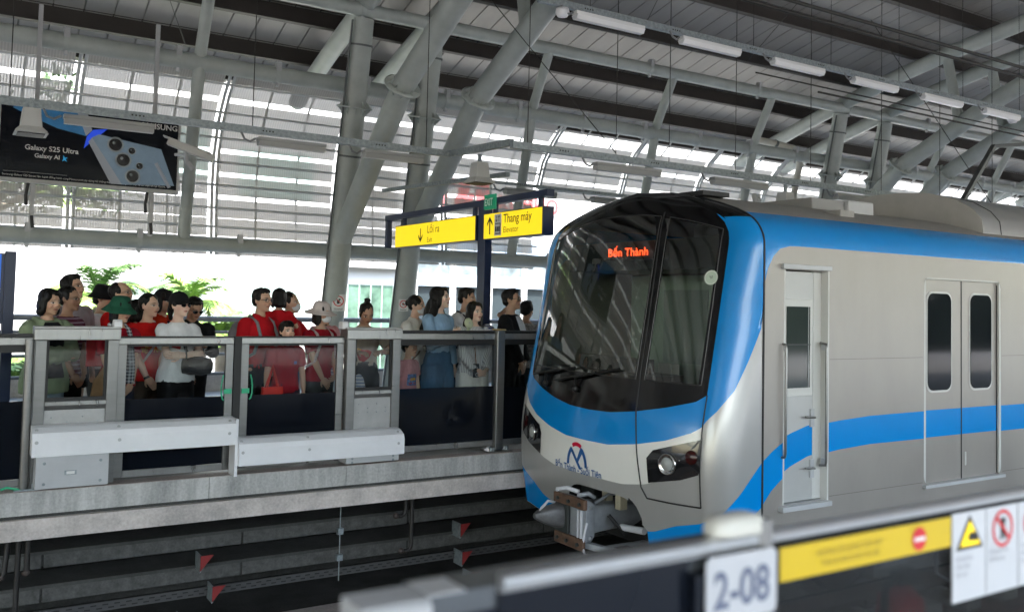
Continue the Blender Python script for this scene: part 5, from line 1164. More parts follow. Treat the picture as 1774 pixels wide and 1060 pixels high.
        if hair in ('bob', 'long', 'longthick'):
            for e in (1, -1): E3((-.012, e * .066, -.02), (.056, .027, .10)); E3((.035, e * .058, .055), (.035, .022, .045))
            E3((-.06, 0, -.03), (.055, .080, .10)); E3((.035, .015, .088), (.045, .055, .030))
        if hair == 'bob': [E3((-.01, e * .074, -.075), (.05, .026, .05)) for e in (1, -1)]; E3((-.06, 0, -.08), (.05, .078, .045))
        if hair in ('long', 'longthick'):
            k = 1.0 if hair == 'long' else 1.15
            for e in (1, -1):
                q.tube([HP(-.03, e * .07, -.03), HP(-.045, e * .085, -.12) , V(-.02, e * .10, 1.28), V(.02, e * .11, 1.10), V(.03, e * .10, .98)], [.035 * hs * k, .042 * hs * k, .040 * s * k, .035 * s * k, .012 * s], None, 10)
            q.tube([HP(-.07, 0, -.02), V(-.10, 0, 1.36), V(-.135, 0, 1.2), V(-.13, 0, 1.02), V(-.12, 0, .95)], [.06 * hs, .075 * s * k, .08 * s * k, .065 * s * k, .02], None, 12)
        if hair in ('bun', 'tied', 'balding'): E3((-.05, 0, -.0), (.055, .074, .06)); [E3((.0, e * .068, .035), (.035, .016, .045)) for e in (1, -1)]
        if hair == 'bun': E3((-.115, 0, .03), (.036, .038, .038))
        if hair == 'topbun': E3((-.05, 0, .0), (.05, .074, .06)); E3((-.05, 0, .145), (.038, .040, .030)); [E3((.01, e * .07, .0), (.02, .012, .05)) for e in (1, -1)]
        if hair == 'tied': q.tube([HP(-.10, 0, .02), HP(-.13, 0, -.04), HP(-.12, 0, -.14)], [.03 * hs, .034 * hs, .015 * hs], None, 10)
        hmesh('hair', q, hairm)
    # ---- extras
    for ex in extra:
        k = ex if isinstance(ex, str) else ex[0]; am = None if isinstance(ex, str) else ex[1]
        if k in ('glasses', 'sunglasses', 'roundglasses'):
            q = MB(); big = k == 'sunglasses'
            for e in (1, -1):
                c = [HP(.098 - .014 * abs(math.cos(a)) * 0 - (.012 if math.cos(a) * e > .5 else 0), e * .033 + (.024 if big else .021) * math.cos(a), .002 + (.019 if big else .016) * math.sin(a)) for a in [2 * math.pi * j / 16 for j in range(17)]]
                q.tube(c, .0019 * hs if k != 'glasses' else .0026 * hs, GFR if k != 'roundglasses' else mat('thin_gold_frame', (.12, .08, .05), .3, .8), 6, False)
                if big: q.add([HP(.099, e * .033, .002)] + c[:-1], [(0, j + 1, (j + 1) % 16 + 1) for j in range(16)], LENS)
                q.tube([HP(.088, e * .056, .006), HP(.04, e * .078, .008), HP(-.01, e * .082, .004)], .0022 * hs, GFR, 6, False)
            q.tube([HP(.099, .012, .004), HP(.102, 0, .006), HP(.099, -.012, .004)], .002 * hs, GFR, 6, False); q.build('glasses', parent=t)
        elif k == 'mask':
            q = MB(); q.ell(HP(.052, 0, -.050), (.060 * hs, .058 * hs, .048 * hs), MASKM, 20, 12, HM); q.ell(HP(.092, 0, -.038), (.022 * hs, .022 * hs, .034 * hs), MASKM, 14, 8, HM)
            for e in (1, -1): q.tube([HP(.07, e * .05, -.03), HP(.0, e * .083, .0)], .0018, MASKM, 5); q.tube([HP(.07, e * .05, -.07), HP(.0, e * .083, -.03)], .0018, MASKM, 5)
            g = remesh(q.mesh('mask'), .007, 2); g.materials.clear(); g.materials.append(MASKM); link('mask', g, t)
        elif k == 'buckethat':
            q = MB(); Mh = HM @ Matrix.Rotation(math.radians(6), 3, 'Y'); q.lathe([(0, .062), (.05, .060), (.074, .048), (.086, .01), (.098, -.028), (.100, -.032), (.150, -.078), (.154, -.080), (.148, -.082), (.100, -.040), (.092, -.036)], HP(-.012, 0, .082), am, 32, Mh)
            g = q.build('hat', parent=t); [setattr(v, 'co', v.co + v.normal * noise.noise(v.co * 12) * .012) for v in g.data.vertices]
        elif k == 'sunhat':
            q = MB(); q.lathe([(0, .066), (.05, .064), (.078, .046), (.090, .0), (.094, -.02), (.150, -.052), (.168, -.060), (.166, -.066), (.096, -.030)], HP(-.012, 0, .076), am, 32, HM @ Matrix.Rotation(math.radians(8), 3, 'Y'))
            g = q.build('hat', parent=t); [setattr(v, 'co', v.co + v.normal * noise.noise(v.co * 14) * .012) for v in g.data.vertices]
        elif k == 'cap':
            q = MB(); q.ell(HP(-.014, 0, .052), (.100 * hs, .088 * hs, .088 * hs), am, 24, 14, HM)
            g0 = [HP(.06 + .10 * r * math.cos(a), .072 * math.sin(a) * (1 - .12 * r), .052 - .018 * r - .022 * abs(math.sin(a))) for r in (0, .5, 1) for a in [math.pi * (j / 12 - .5) for j in range(13)]]
            q.add(g0 + [p + HM @ Vector((0, 0, -.006)) for p in g0], [(r * 13 + j, r * 13 + j + 1, (r + 1) * 13 + j + 1, (r + 1) * 13 + j) for r in range(2) for j in range(12)] + [(39 + r * 13 + j, 39 + (r + 1) * 13 + j, 39 + (r + 1) * 13 + j + 1, 39 + r * 13 + j + 1) for r in range(2) for j in range(12)], am, True)
            q.ell(HP(-.014, 0, .141), (.008, .008, .005), am, 8, 5); q.build('cap', parent=t)
        elif k == 'scarf':
            q = MB(); q.tube([V(-.055, .0, 1.41), V(-.03, .065, 1.40), V(.05, .075, 1.34), V(.125, .065, 1.22), V(.15, .06, 1.0), V(.14, .06, .84)], [.028 * s, .03 * s, .034 * s, .036 * s, .040 * s, .044 * s], None, 12); q.tube([V(-.055, .0, 1.41), V(-.03, -.065, 1.40), V(.05, -.075, 1.34), V(.125, -.06, 1.22), V(.15, -.05, 1.05), V(.145, -.05, .92)], [.028 * s, .03 * s, .034 * s, .036 * s, .038 * s, .042 * s], None, 12)
            garment('scarf', q, am, .010, 2, .008)
        elif k == 'innertee':
            bvh = None; q = MB(); rr = torso((.028 if top in ('jacket', 'hoodie') else .02) + .012, .86, 1.36, .02); w = 7
            cols = [j for j in range(24)]; front = [(j % 24) for j in range(-2, 3)]
            q.add([r[j] for r in rr for j in front], [(i * 5 + j, i * 5 + j + 1, (i + 1) * 5 + j + 1, (i + 1) * 5 + j) for i in range(16) for j in range(4)], am, True); q.build('undershirt', parent=t)
        elif k == 'necklace_bib':
            pass
        elif k == 'strap':     # diagonal bag strap, side am[1]
            q = MB(); e = am[1]; pts = [V(-.09, e * .05, 1.36), V(-.02, e * .09, 1.385), V(.09, e * .06, 1.30), V(.145, 0, 1.15), V(.13, -e * .10, 1.0), V(.06, -e * .17, .90)]
            for a, c in zip(pts, pts[1:]): q.bar(a, c, .022 * s, .006, am[0], up=Vector((1, 0, .2)))
            q.build('strap', parent=t)
        elif k == 'backstraps':
            q = MB()
            for e in (1, -1):
                pts = [V(-.11, e * .08, 1.30), V(-.03, e * .10, 1.385), V(.08, e * .105, 1.32), V(.135, e * .11, 1.20), V(.10, e * .15, 1.02), V(-.03, e * .16, .96)]
                q.tube(pts, .016 * s, am, 6)
            q.build('backpack_strap', parent=t)
        elif k == 'watch':
            S, E_, W, fd, pn, e = arms[0 if am == 'L' else 1]; q = MB(); q.tube([W, W + (E_ - W).normalized() * .02], .030 * s, GFR, 12); q.build('watch', parent=t)
        elif k == 'bracelet':
            S, E_, W, fd, pn, e = arms[0 if am[0] == 'L' else 1]; q = MB(); q.tube([W + (E_ - W).normalized() * .01, W + (E_ - W).normalized() * .022], .029 * s, am[1], 12); q.build('bracelet', parent=t)
    if topo: t['_t'] = topo.name; 
    return t, arms, V, HP, topo
def shirt_text(P, body, size, m, y, z, sx=1.0, bold=.001):
    t, arms, V, HP, topo = P; bv = BVHTree.FromPolygons([v.co for v in topo.data.vertices], [p.vertices for p in topo.data.polygons])
    me = text_mesh(body, size, 0, 'CENTER', bold)
    for v in me.vertices:
        o = Vector((.6, y + v.co.x * sx, z + v.co.y)); h = bv.ray_cast(o, Vector((-1, 0, 0)))
        v.co = (h[0] + Vector((.004, 0, 0))) if h[0] else Vector((.12, o.y, o.z))
    me.materials.clear(); me.materials.append(m); link('lettering', me, t)
def shirt_patch(P, pts, m, name='print'):
    t, arms, V, HP, topo = P; bv = BVHTree.FromPolygons([v.co for v in topo.data.vertices], [p.vertices for p in topo.data.polygons])
    me = bpy.data.meshes.new('p'); me.from_pydata([(0, y, z) for y, z in pts], [], [tuple(range(len(pts)))]); b = bmesh.new(); b.from_mesh(me)
    bmesh.ops.triangulate(b, faces=b.faces); 
    for _ in range(3): bmesh.ops.subdivide_edges(b, edges=b.edges, cuts=1, use_grid_fill=True)
    for v in b.verts:
        h = bv.ray_cast(Vector((.6, v.co.y, v.co.z)), Vector((-1, 0, 0))); v.co = (h[0] + Vector((.005, 0, 0))) if h[0] else Vector((.1, v.co.y, v.co.z))
    b.to_mesh(me); b.free(); me.materials.append(m); link(name, me, t)
def world(P, v): 
    t = P[0]; a = t.rotation_euler.z; return Vector((t.location.x + v.x * math.cos(a) - v.y * math.sin(a), t.location.y + v.x * math.sin(a) + v.y * math.cos(a), v.z))
RED = cloth('red', (.48, .008, .015)); DKRED = cloth('dark_red', (.33, .008, .02)); BRED = cloth('bright_red', (.58, .01, .01)); ORED = cloth('orange_red', (.56, .035, .01))
CWHITE = cloth('white', (.80, .81, .84)); CBLACK = cloth('black', (.012, .012, .014)); CNAVY = cloth('navy', (.015, .02, .04)); SAGE = cloth('sage_green', (.25, .31, .20)); LAV = cloth('lavender_grey', (.36, .32, .35))
JEANL = cloth('light_jeans', (.25, .31, .38)); JEAN = cloth('denim_blue', (.06, .13, .23)); JEANP = cloth('pale_denim_shirt', (.27, .42, .60)); BEIGE = cloth('beige', (.50, .42, .35)); GREYD = cloth('dark_grey', (.05, .055, .06)); BROWN = cloth('dark_brown', (.06, .045, .035)); PINK = cloth('pink', (.62, .30, .33)); CREAM = cloth('cream_white', (.76, .75, .72)); WHTROU = cloth('white_trousers', (.80, .78, .75))
def stripes(name, c1, c2, axis, k, duty=.5):
    def fn(t, p):
        tc = N(t, 'ShaderNodeTexCoord'); sp = N(t, 'ShaderNodeSeparateXYZ'); t.links.new(tc.outputs['Object'], sp.inputs[0]); outs = []
        for ax in axis:
            m = N(t, 'ShaderNodeMath', operation='MULTIPLY'); m.inputs[1].default_value = k; f = N(t, 'ShaderNodeMath', operation='FRACT'); g = N(t, 'ShaderNodeMath', operation='GREATER_THAN'); g.inputs[1].default_value = duty
            t.links.new(sp.outputs[ax], m.inputs[0]); t.links.new(m.outputs[0], f.inputs[0]); t.links.new(f.outputs[0], g.inputs[0]); outs.append(g.outputs[0])
        o = outs[0]
        if len(outs) > 1: a = N(t, 'ShaderNodeMath', operation='ADD'); t.links.new(outs[0], a.inputs[0]); t.links.new(outs[1], a.inputs[1]); h = N(t, 'ShaderNodeMath', operation='MULTIPLY'); h.inputs[1].default_value = .5; t.links.new(a.outputs[0], h.inputs[0]); o = h.outputs[0]
        mx = N(t, 'ShaderNodeMix', data_type='RGBA'); mx.inputs[6].default_value = (*c1, 1); mx.inputs[7].default_value = (*c2, 1); t.links.new(o, mx.inputs[0]); t.links.new(mx.outputs[2], p.inputs['Base Color'])
    return pattern('cloth_' + name, fn)
SCARF = stripes('check_scarf', (.60, .62, .66), (.02, .025, .05), (1, 2), 34); MAROON = stripes('maroon_stripe', (.10, .012, .04), (.35, .25, .33), (2,), 26, .7); KIDST = stripes('blue_white_stripe', (.62, .64, .68), (.10, .16, .32), (2,), 30, .72); SHST = stripes('fine_grey_stripe', (.75, .75, .77), (.38, .39, .42), (1,), 55, .68); GING = stripes('gingham_blue', (.6, .62, .68), (.02, .05, .25), (1, 2), 42)
YEL = mat('print_yellow', (.80, .42, .02), .7); WPR = mat('print_white', (.7, .7, .7), .7); CHILDN = 'boy'

p = person('young woman with a black bob, sage green hoodie over a black collared shirt, arms folded', .79, 8.92, 1.60, -66, 'b', 'bob', 'hoodie', SAGE, 'jeans', JEANL, 'cross', 'cross', 10, -4, True, extra=(('innertee', CBLACK),))
person('woman with glasses and tied hair in a maroon striped top, behind the green hoodie', .99, 9.32, 1.63, -45, 'c', 'bun', 'tee', MAROON, 'trousers', CBLACK, 'foldlow', 'foldlow', 8, 0, True, extra=('roundglasses',))
person('tall young man with glasses in a lavender-grey tee and black shorts', 1.09, 9.9, 1.75, -52, 'b', 'short', 'tee', LAV, 'shorts', CBLACK, 'down', 'down', 8, 8, extra=('roundglasses',))
person('person in a black bucket hat and white shirt, mostly hidden behind the balding man', 1.42, 10.35, 1.64, -30, 'b', 'short', 'shirt', CWHITE, 'trousers', GREYD, extra=(('buckethat', CBLACK),))
p = person('man with round glasses and swept-back hair in a bright red shirt, looking up', 1.50, 9.62, 1.69, -42, 'b', 'balding', 'vest', BRED, 'trousers', GREYD, 'down', 'rest', 5, 10, extra=('roundglasses', 'collar'), build=1.08)
bagx = person('woman in a dark green bucket hat, red tee and black-and-white checked scarf', 1.36, 8.82, 1.53, -72, 'b', 'bob', 'tee', DKRED, 'trousers', CNAVY, 'foldlow', 'foldlow', 14, -4, True, extra=(('buckethat', cloth('bottle_green', (.02, .10, .06))), ('scarf', SCARF), ('bracelet', ('R', YEL)), ('bracelet', ('L', GREYP))))
person('person with loose black hair squeezed behind the green bucket hat', 1.62, 9.5, 1.52, 10, 'b', 'bob', 'tee', RED, 'trousers', GREYD)
p = person('girl in a red tee with yellow lettering and pale cross-body strap', 1.66, 9.12, 1.58, -68, 'a', 'tied', 'tee', BRED, 'trousers', BROWN, 'foldlow', 'foldlow', 16, 0, True, extra=(('strap', (cloth('pale_strap', (.55, .5, .46)), 1)), ('watch', 'R')))
shirt_text(p, 'TÔI YÊU', .072, YEL, -.0, 1.12, 1.0, .003); shirt_text(p, 'VIỆT NAM', .06, YEL, -.0, 1.04, 1.0, .003)
person('woman in a black cap and orange-red polo behind the girl in the lettered tee', 1.94, 9.9, 1.62, -52, 'b', 'bob', 'vest', ORED, 'trousers', GREYD, extra=(('cap', CBLACK), 'collar'), female=True)
p = person('woman in white tee, black cap and sunglasses with crossed arms and black waist bag', 1.88, 8.84, 1.59, -74, 'd', 'tied', 'tee', CWHITE, 'trousers', CBLACK, 'cross', 'cross', 14, 2, True, extra=(('cap', CBLACK), 'sunglasses', ('strap', (CNAVY, -1))))
shirt_text(p, 'VIỆT', .05, YEL, .03, 1.13, 1.0, .002); shirt_patch(p, [(-.02, 1.12), (-.09, 1.14), (-.11, 1.10), (-.03, 1.08)], REDP)
person('man in black shirt and dark sunglasses looking down beside the white tee woman', 2.15, 9.5, 1.57, -85, 'c', 'short', 'shirt', CBLACK, 'trousers', CBLACK, 'phone', 'foldlow', 10, -24, extra=('sunglasses', 'collar'))
p = person('man with black-framed glasses, red polo and grey backpack straps', 2.70, 9.0, 1.66, -64, 'b', 'short', 'vest', RED, 'trousers', CBLACK, 'fold', 'down', 4, -2, extra=('glasses', 'collar', ('backstraps', mat('strap_grey', (.25, .25, .27), .8))))
shirt_patch(p, [(-.045 + .022 * math.cos(a), 1.17 + .022 * math.sin(a)) for a in [k * math.pi / 4 for k in range(8)]], YEL)
p = person('woman in red with a white mask and tied hair, carrying a child', 3.16, 9.5, 1.63, -48, 'b', 'tied', 'tee', RED, 'jeans', JEAN, 'rest', 'hold', 10, 4, True, extra=('mask',))
c = person('small child in red shirt with yellow star, held up hugging the masked woman', 2.96, 9.22, 1.02, 70, 'b', 'bob', 'tee', RED, 'shorts', CNAVY, 'rest', 'rest', 0, -4)
c[0].location.z = .60
shirt_patch((c[0], c[1], c[2], c[3], c[4]), [(-.02, .70), (.02, .70), (.02, .74), (-.02, .74)], YEL)
b = MB(); st = [(( .045 if k % 2 == 0 else .018) * math.sin(k * math.pi / 5), (.045 if k % 2 == 0 else .018) * math.cos(k * math.pi / 5)) for k in range(10)]
b.prism([(x - .06, z + .70) for x, z in st], -.0, .004, YEL, 'y'); o = b.build('star', parent=c[0]); o.rotation_euler = (0, 0, math.radians(-100)); o.location = (-.145, .0, 0)
p = person('boy in a red tee with black fringe peering over the door rail', 2.89, 8.74, 1.33, -88, 'a', 'boy', 'tee', DKRED, 'shorts', CNAVY, 'down', 'down', 8, 4)
shirt_patch(p, [(.05, .93), (.085, .93), (.085, .96), (.05, .96)], mat('badge_blue', (.08, .10, .3), .6))
p = person('woman in a pale floppy sun hat, white mask and dark red tee with floral straps', 3.29, 8.88, 1.52, -70, 'b', 'bob', 'tee', DKRED, 'jeans', GREYD, 'fold', 'foldlow', 12, 0, True, extra=(('sunhat', cloth('pale_hat', (.60, .52, .50))), 'mask', ('backstraps', mat('strap_floral', (.55, .45, .45), .8, 0, .5, 30))))
person('toddler in a blue and white striped top with one arm raised', 3.56, 8.72, .98, 60, 'b', 'boy', 'tee', KIDST, 'shorts', CNAVY, 'wave', 'down')
p = person('woman with a top knot in a beige tee and grey shorts looking down', 3.82, 9.0, 1.55, -98, 'c', 'topbun', 'crop', BEIGE, 'shorts', GREYD, 'rest', 'rest', 4, -26, True, build=1.1)
shirt_patch(p, [(.06, 1.03), (.02, 1.05), (-.06, 1.05), (-.10, 1.02), (-.07, .94), (-.02, .92), (.04, .97)], RED); shirt_patch(p, [(-.09, 1.07), (-.05, 1.055), (-.065, 1.03), (-.10, 1.035)], YEL)
person('person in pink with brown hair far behind the beige woman', 3.98, 10.6, 1.50, 110, 'b', 'bob', 'tee', PINK, 'trousers', GREYD, hairm=HAIRB)
p = person('small child in a pink picture tee at the bottom of the glass', 4.24, 8.78, 1.14, -70, 'a', 'boy', 'tee', PINK, 'shorts', CNAVY, 'down', 'down', 10, -4)
for q, m_ in (([(-.07, .80), (.06, .80), (.06, .68), (-.07, .68)], mat('print_blue', (.12, .2, .42), .7, 0, .9, 30)), ([(-.05, .76), (.04, .76), (.04, .73), (-.05, .73)], YEL), ([(-.05, .71), (.04, .71), (.04, .695), (-.05, .695)], REDP)): shirt_patch(p, q, m_)
person('woman in a white shirt and mask with a brown shoulder strap', 4.56, 9.3, 1.63, -58, 'a', 'bun', 'shirt', CREAM, 'trousers', CBLACK, 'fold', 'phone', 8, -2, True, extra=('mask', 'collar', ('strap', (mat('brown_strap', (.22, .15, .12), .7), 1))))
p = person('tall smiling girl with very long black hair in pale denim holding a hand fan', 4.66, 8.9, 1.73, -68, 'd', 'longthick', 'tuck', JEANP, 'wide', JEAN, 'down', 'phone', 22, 4, True)
FANH = world(p, p[1][1][2])
person('young man in a white shirt lifting a phone, behind the long-haired girl', 5.38, 9.6, 1.74, -60, 'b', 'short', 'shirt', CWHITE, 'trousers', GREYD, 'phone', 'chin', 10, -4, extra=(('backstraps', CNAVY),))
p = person('slender girl with long hair in a striped white shirt and white trousers', 5.04, 8.78, 1.57, -90, 'd', 'long', 'shirt', SHST, 'wide', WHTROU, 'fold', 'fold', 12, 2, True)
PH0 = world(p, p[1][1][2])
person('man with glasses in a black cardigan over a white tee', 5.60, 8.9, 1.73, -50, 'b', 'short', 'jacket', CBLACK, 'trousers', CBLACK, 'foldlow', 'foldlow', 0, 4, extra=('glasses', ('innertee', CWHITE)), build=1.1)
person('person with short black hair in a small-patterned shirt beside the train nose', 6.18, 9.45, 1.60, 35, 'c', 'short', 'tee', pattern('cloth_spotted', lambda t, p: None) if False else mat('cloth_spotted', (.45, .42, .40), .8, 0, .9, 28), 'trousers', GREYD, 'wave', 'down')
# ---- carried things
b = MB(); t = thing('shoulder_bag', 'black crinkled leather bag at the waist of the white tee woman', 'bag', (2.03, 8.66, .93), math.radians(-20))
b.loft([[(x, w * math.cos(a), h * math.sin(a)) for a in [2 * math.pi * j / 16 for j in range(16)]] for x, w, h in ((-.14, .01, .03), (-.13, .04, .07), (-.06, .05, .085), (.04, .05, .085), (.12, .04, .07), (.14, .01, .03))], mat('black_leather', (.012, .012, .013), .3, 0, 0, 5, .8, 30)); b.build('pouch', parent=t)
b = MB(); b.bar((-.09, -.045, .05), (-.10, -.04, .20), .014, .01, GFR); b.build('clasp', parent=t)
t = thing('paper_bag', 'crumpled brown paper bag held beside the left door housing', 'bag', (1.23, 8.75, .73)); PB = mat('brown_paper', (.30, .17, .08), .8, 0, .2, 12, .6, 30)
b = MB(); b.loft([[(x0 + w * math.copysign(abs(math.cos(a)) ** .4, math.cos(a)), .04 * math.copysign(abs(math.sin(a)) ** .4, math.sin(a)), z) for a in [2 * math.pi * j / 20 for j in range(20)]] for z, w, x0 in ((-.17, .055, -.04), (-.05, .065, -.02), (.08, .075, .01), (.14, .06, .04), (.2, .05, .06))], PB); g = b.build('sack', parent=t)
b = MB(); b.box((-.02, -.05, .02), (.06, -.042, .10), PB); b.build('flap', parent=t)
t = thing('red_folder', 'flat red folder between the grey tee man and the brown bag', 'folder', (1.21, 8.95, 1.03)); b = MB(); b.box((-.09, -.01, -.11), (.09, .01, .13), mat('folder_red', (.55, .02, .03), .5)); b.build('cover', parent=t, bevel=.004)
t = thing('red_tote_bag', 'bright red plastic tote hanging from the hand beside the boy', 'bag', (2.73, 8.62, .66)); RB = mat('tote_red', (.75, .02, .01), .4, 0, .1, 8, .4, 30)
b = MB(); b.loft([[(w * math.copysign(abs(math.cos(a)) ** .3, math.cos(a)), .035 * math.copysign(abs(math.sin(a)) ** .3, math.sin(a)), z) for a in [2 * math.pi * j / 20 for j in range(20)]] for z, w in ((-.14, .105), (-.04, .105), (.06, .10))], RB); b.build('sack', parent=t)
for y in (-.03, .03): b = MB(); b.tube([(-.06, y, .05), (-.02, y * .5, .18), (.0, y * .3, .27), (.02, y * .5, .18), (.06, y, .05)], .008, RB, 6); b.build('strap', parent=t)
t = thing('hand_fan', 'small round cream battery fan held by the long-haired girl', 'fan', (4.93, 8.70, 1.27)); CF = mat('fan_cream', (.62, .68, .48), .5)
b = MB(); Mx = Matrix.Rotation(math.radians(70), 3, 'X') @ Matrix.Rotation(math.radians(20), 3, 'Y'); b.lathe([(0, -.018), (.05, -.018), (.062, 0), (.05, .018), (0, .018)], (0, 0, .07), CF, 24, Mx); b.lathe([(.0, .0195), (.012, .0195)], (0, 0, .07), GREYP, 12, Mx)
for r in (.025, .038, .05): b.lathe([(r, .0195), (r + .003, .021), (r + .006, .0195)], (0, 0, .07), CF, 24, Mx)
b.build('head', parent=t); b = MB(); b.tube([(0, 0, .02), (-.01, 0, -.06)], .014, CF, 10); b.build('handle', parent=t)
t = thing('hanging_phone', 'grey phone with round camera hanging at the white trousers', 'phone', (4.97, 8.58, .83)); b = MB(); b.box((-.038, -.006, -.075), (.038, .006, .075), mat('phone_case', (.05, .05, .055), .4)); b.build('case', parent=t, bevel=.006)
b = MB(); Mx = Matrix.Rotation(math.pi / 2, 3, 'X'); b.lathe([(.014, 0), (.022, .003), (.024, 0)], (.012, -.008, -.045), GREYP, 18, Mx); b.box((-.02, -.009, .03), (.02, -.0065, .035), WHITE); b.build('camera_ring', parent=t)
b = MB(); b.tube([(0, 0, .075), (-.01, .02, .25)], .006, mat('lanyard_brown', (.25, .10, .05), .6), 6); b.build('lanyard', parent=t)
t = thing('mobile_phone', 'dark phone held up left of the navy post', 'phone', (5.33, 9.15, 1.37), math.radians(-30)); b = MB(); b.box((-.04, -.005, -.07), (.04, .005, .07), GFR); b.build('case', parent=t, bevel=.005)
t = thing('gingham_backpack', 'blue and white gingham backpack with pink edge on the cardigan man', 'bag', (5.42, 9.12, 1.12), math.radians(-12)); b = MB()
b.loft([[(w * math.copysign(abs(math.cos(a)) ** .6, math.cos(a)), d * math.copysign(abs(math.sin(a)) ** .6, math.sin(a)), z) for a in [2 * math.pi * j / 20 for j in range(20)]] for z, w, d in ((-.2, .08, .10), (-.1, .10, .13), (.08, .10, .13), (.17, .07, .10), (.2, .02, .04))], GING); b.build('sack', parent=t)
b = MB(); b.tube([(.08, -.06, -.15), (.09, -.08, .0), (.08, -.07, .15)], .014, mat('pink_edge', (.65, .05, .2), .6), 8); b.build('edging', parent=t)
t = thing('grey_backpack', 'grey backpack on the back of the man in the red polo', 'bag', (2.52, 9.12, 1.14), math.radians(-26)); b = MB()
b.loft([[(w * math.copysign(abs(math.cos(a)) ** .6, math.cos(a)), d * math.copysign(abs(math.sin(a)) ** .6, math.sin(a)), z) for a in [2 * math.pi * j / 20 for j in range(20)]] for z, w, d in ((-.22, .07, .12), (-.1, .09, .14), (.08, .085, .14), (.16, .05, .10), (.19, .02, .04))], mat('backpack_grey', (.20, .19, .21), .8, 0, .1, 9, .3, 30)); b.build('sack', parent=t)
for o in bpy.data.objects:
    if '_t' in o: del o['_t']
# ================================================================== OUTSIDE
b = MB(); b.add([(-300, -300, -9), (300, -300, -9), (300, 300, -9), (-300, 300, -9)], [(0, 1, 2, 3)], patchy('street_ground', (.30, .30, .29), (.2, .21, .19), .1, False)); b.build('ground', kind='structure')
BW = mat('white_render', (.50, .50, .49), .8, 0, .04, .3, .05, 8); GW = mat('window_greenish', (.28, .36, .33), .3, 0, .25, .8); GD = mat('window_dark', (.03, .04, .045), .15); BB = mat('pale_blue_band', (.36, .47, .58), .5, 0, .05, .5)
t = thing('white_building', 'large plain white building behind the left half of the crowd', 'building', (4, 27, -9))
b = MB(); b.box((-3.6, 0, 0), (6.7, 12, 21), BW); b.build('wall', parent=t)
for (x0, x1, z0, z1) in ((3.37, 5.59, 9.87, 11.02), (.34, 2.5, 9.78, 11.02), (-2.6, -.8, 14, 15.5), (.2, 2.4, 14.0, 15.4), (3.3, 5.6, 13.6, 15.0), (-2.4, .8, 17.6, 19), (2.6, 5.4, 17.6, 19)):
    b = MB(); b.box((x0, -.02, z0), (x1, -.005, z1), GW); w = b.build('window', parent=t)
    for k in range(1, 4): 
        x = x0 + (x1 - x0) * k / 4; b = MB(); b.box((x - .02, -.04, z0), (x + .02, -.021, z1), GW); b.build('window_mullion', parent=w)
t = thing('dark_reflection_block', 'unseen dark grey block added left of frame for the train nose to reflect', 'building', (-1, 30, -9))  # added out of view so the black nose reflects something dark
b = MB(); b.box((-60, 0, 0), (1, 12, 26), mat('reflected_dark', (.06, .065, .06), .8, 0, .3, .4)); b.build('wall', parent=t)
t = thing('white_annex', 'white building with a tall green glass window between the two columns', 'building', (10.76, 27, -9))
b = MB(); b.box((.02, .4, 0), (2.1, 10, 13.0), BW); b.box((.02, .0, 11.6), (2.1, .399, 13.6), BW); b.build('wall', parent=t)
b = MB(); b.box((.22, .36, 6), (1.85, .395, 11.05), mat('green_glass_front', (.09, .16, .12), .12, 0, .6, 1.6)); b.build('glass_front', parent=t)
for k in range(5): b = MB(); b.box((.22 + .40 * k, .3, 6), (.25 + .40 * k, .355, 11.05), GW); b.build('glass_mullion', parent=t)
t = thing('banded_building', 'office building with pale blue bands, dark windows and slim white fins behind the sign', 'building', (12.9, 27.5, -9))
b = MB(); b.box((0, .3, 0), (42, 14, 19), BW); b.build('wall', parent=t)
for z0, z1, m, nm in ((3, 11.09, GD, 'dark_window_band'), (11.09, 11.5, BB, 'blue_band'), (11.5, 12.2, mat('window_mid', (.14, .17, .18), .3, 0, .5, 2), 'window_band'), (12.2, 12.7, BB, 'blue_band')):
    b = MB(); b.box((0.02, .05 if m is BB else .2, z0), (20, .299, z1), m); b.build(nm, parent=t)
for k in range(14):
    b = MB(); b.box((.45 + 1.47 * k, -.1, 3), (.53 + 1.47 * k, .04, 12.7), BW); b.tube([(.62 + 1.47 * k, -.05, 3), (.62 + 1.47 * k, -.05, 12.7)], .03, BW, 8); b.build('fin', parent=t)
SR = mat('rooftop_red', (.42, .06, .06), .5)
text('lettering', 'T&R', 1.35, SR, (1.35, .2, 13.9), (1, 0, 0), (0, 0, 1), t, 'LEFT', .04, .95); text('lettering', 'KUMHO', .8, SR, (3.9, .2, 13.9), (1, 0, 0), (0, 0, 1), t, 'LEFT', .02, .9)
t = thing('horizon_blocker', 'unseen low dark block added behind the camera to darken reflections', 'building', (0, -25, -9))  # added out of view to keep the bright horizon out of window reflections
b = MB(); b.box((-60, -8, 0), (80, 0, 13.2), mat('blocker_dark_green', (.07, .085, .06), .8, 0, .5, .25)); b.build('wall', parent=t)
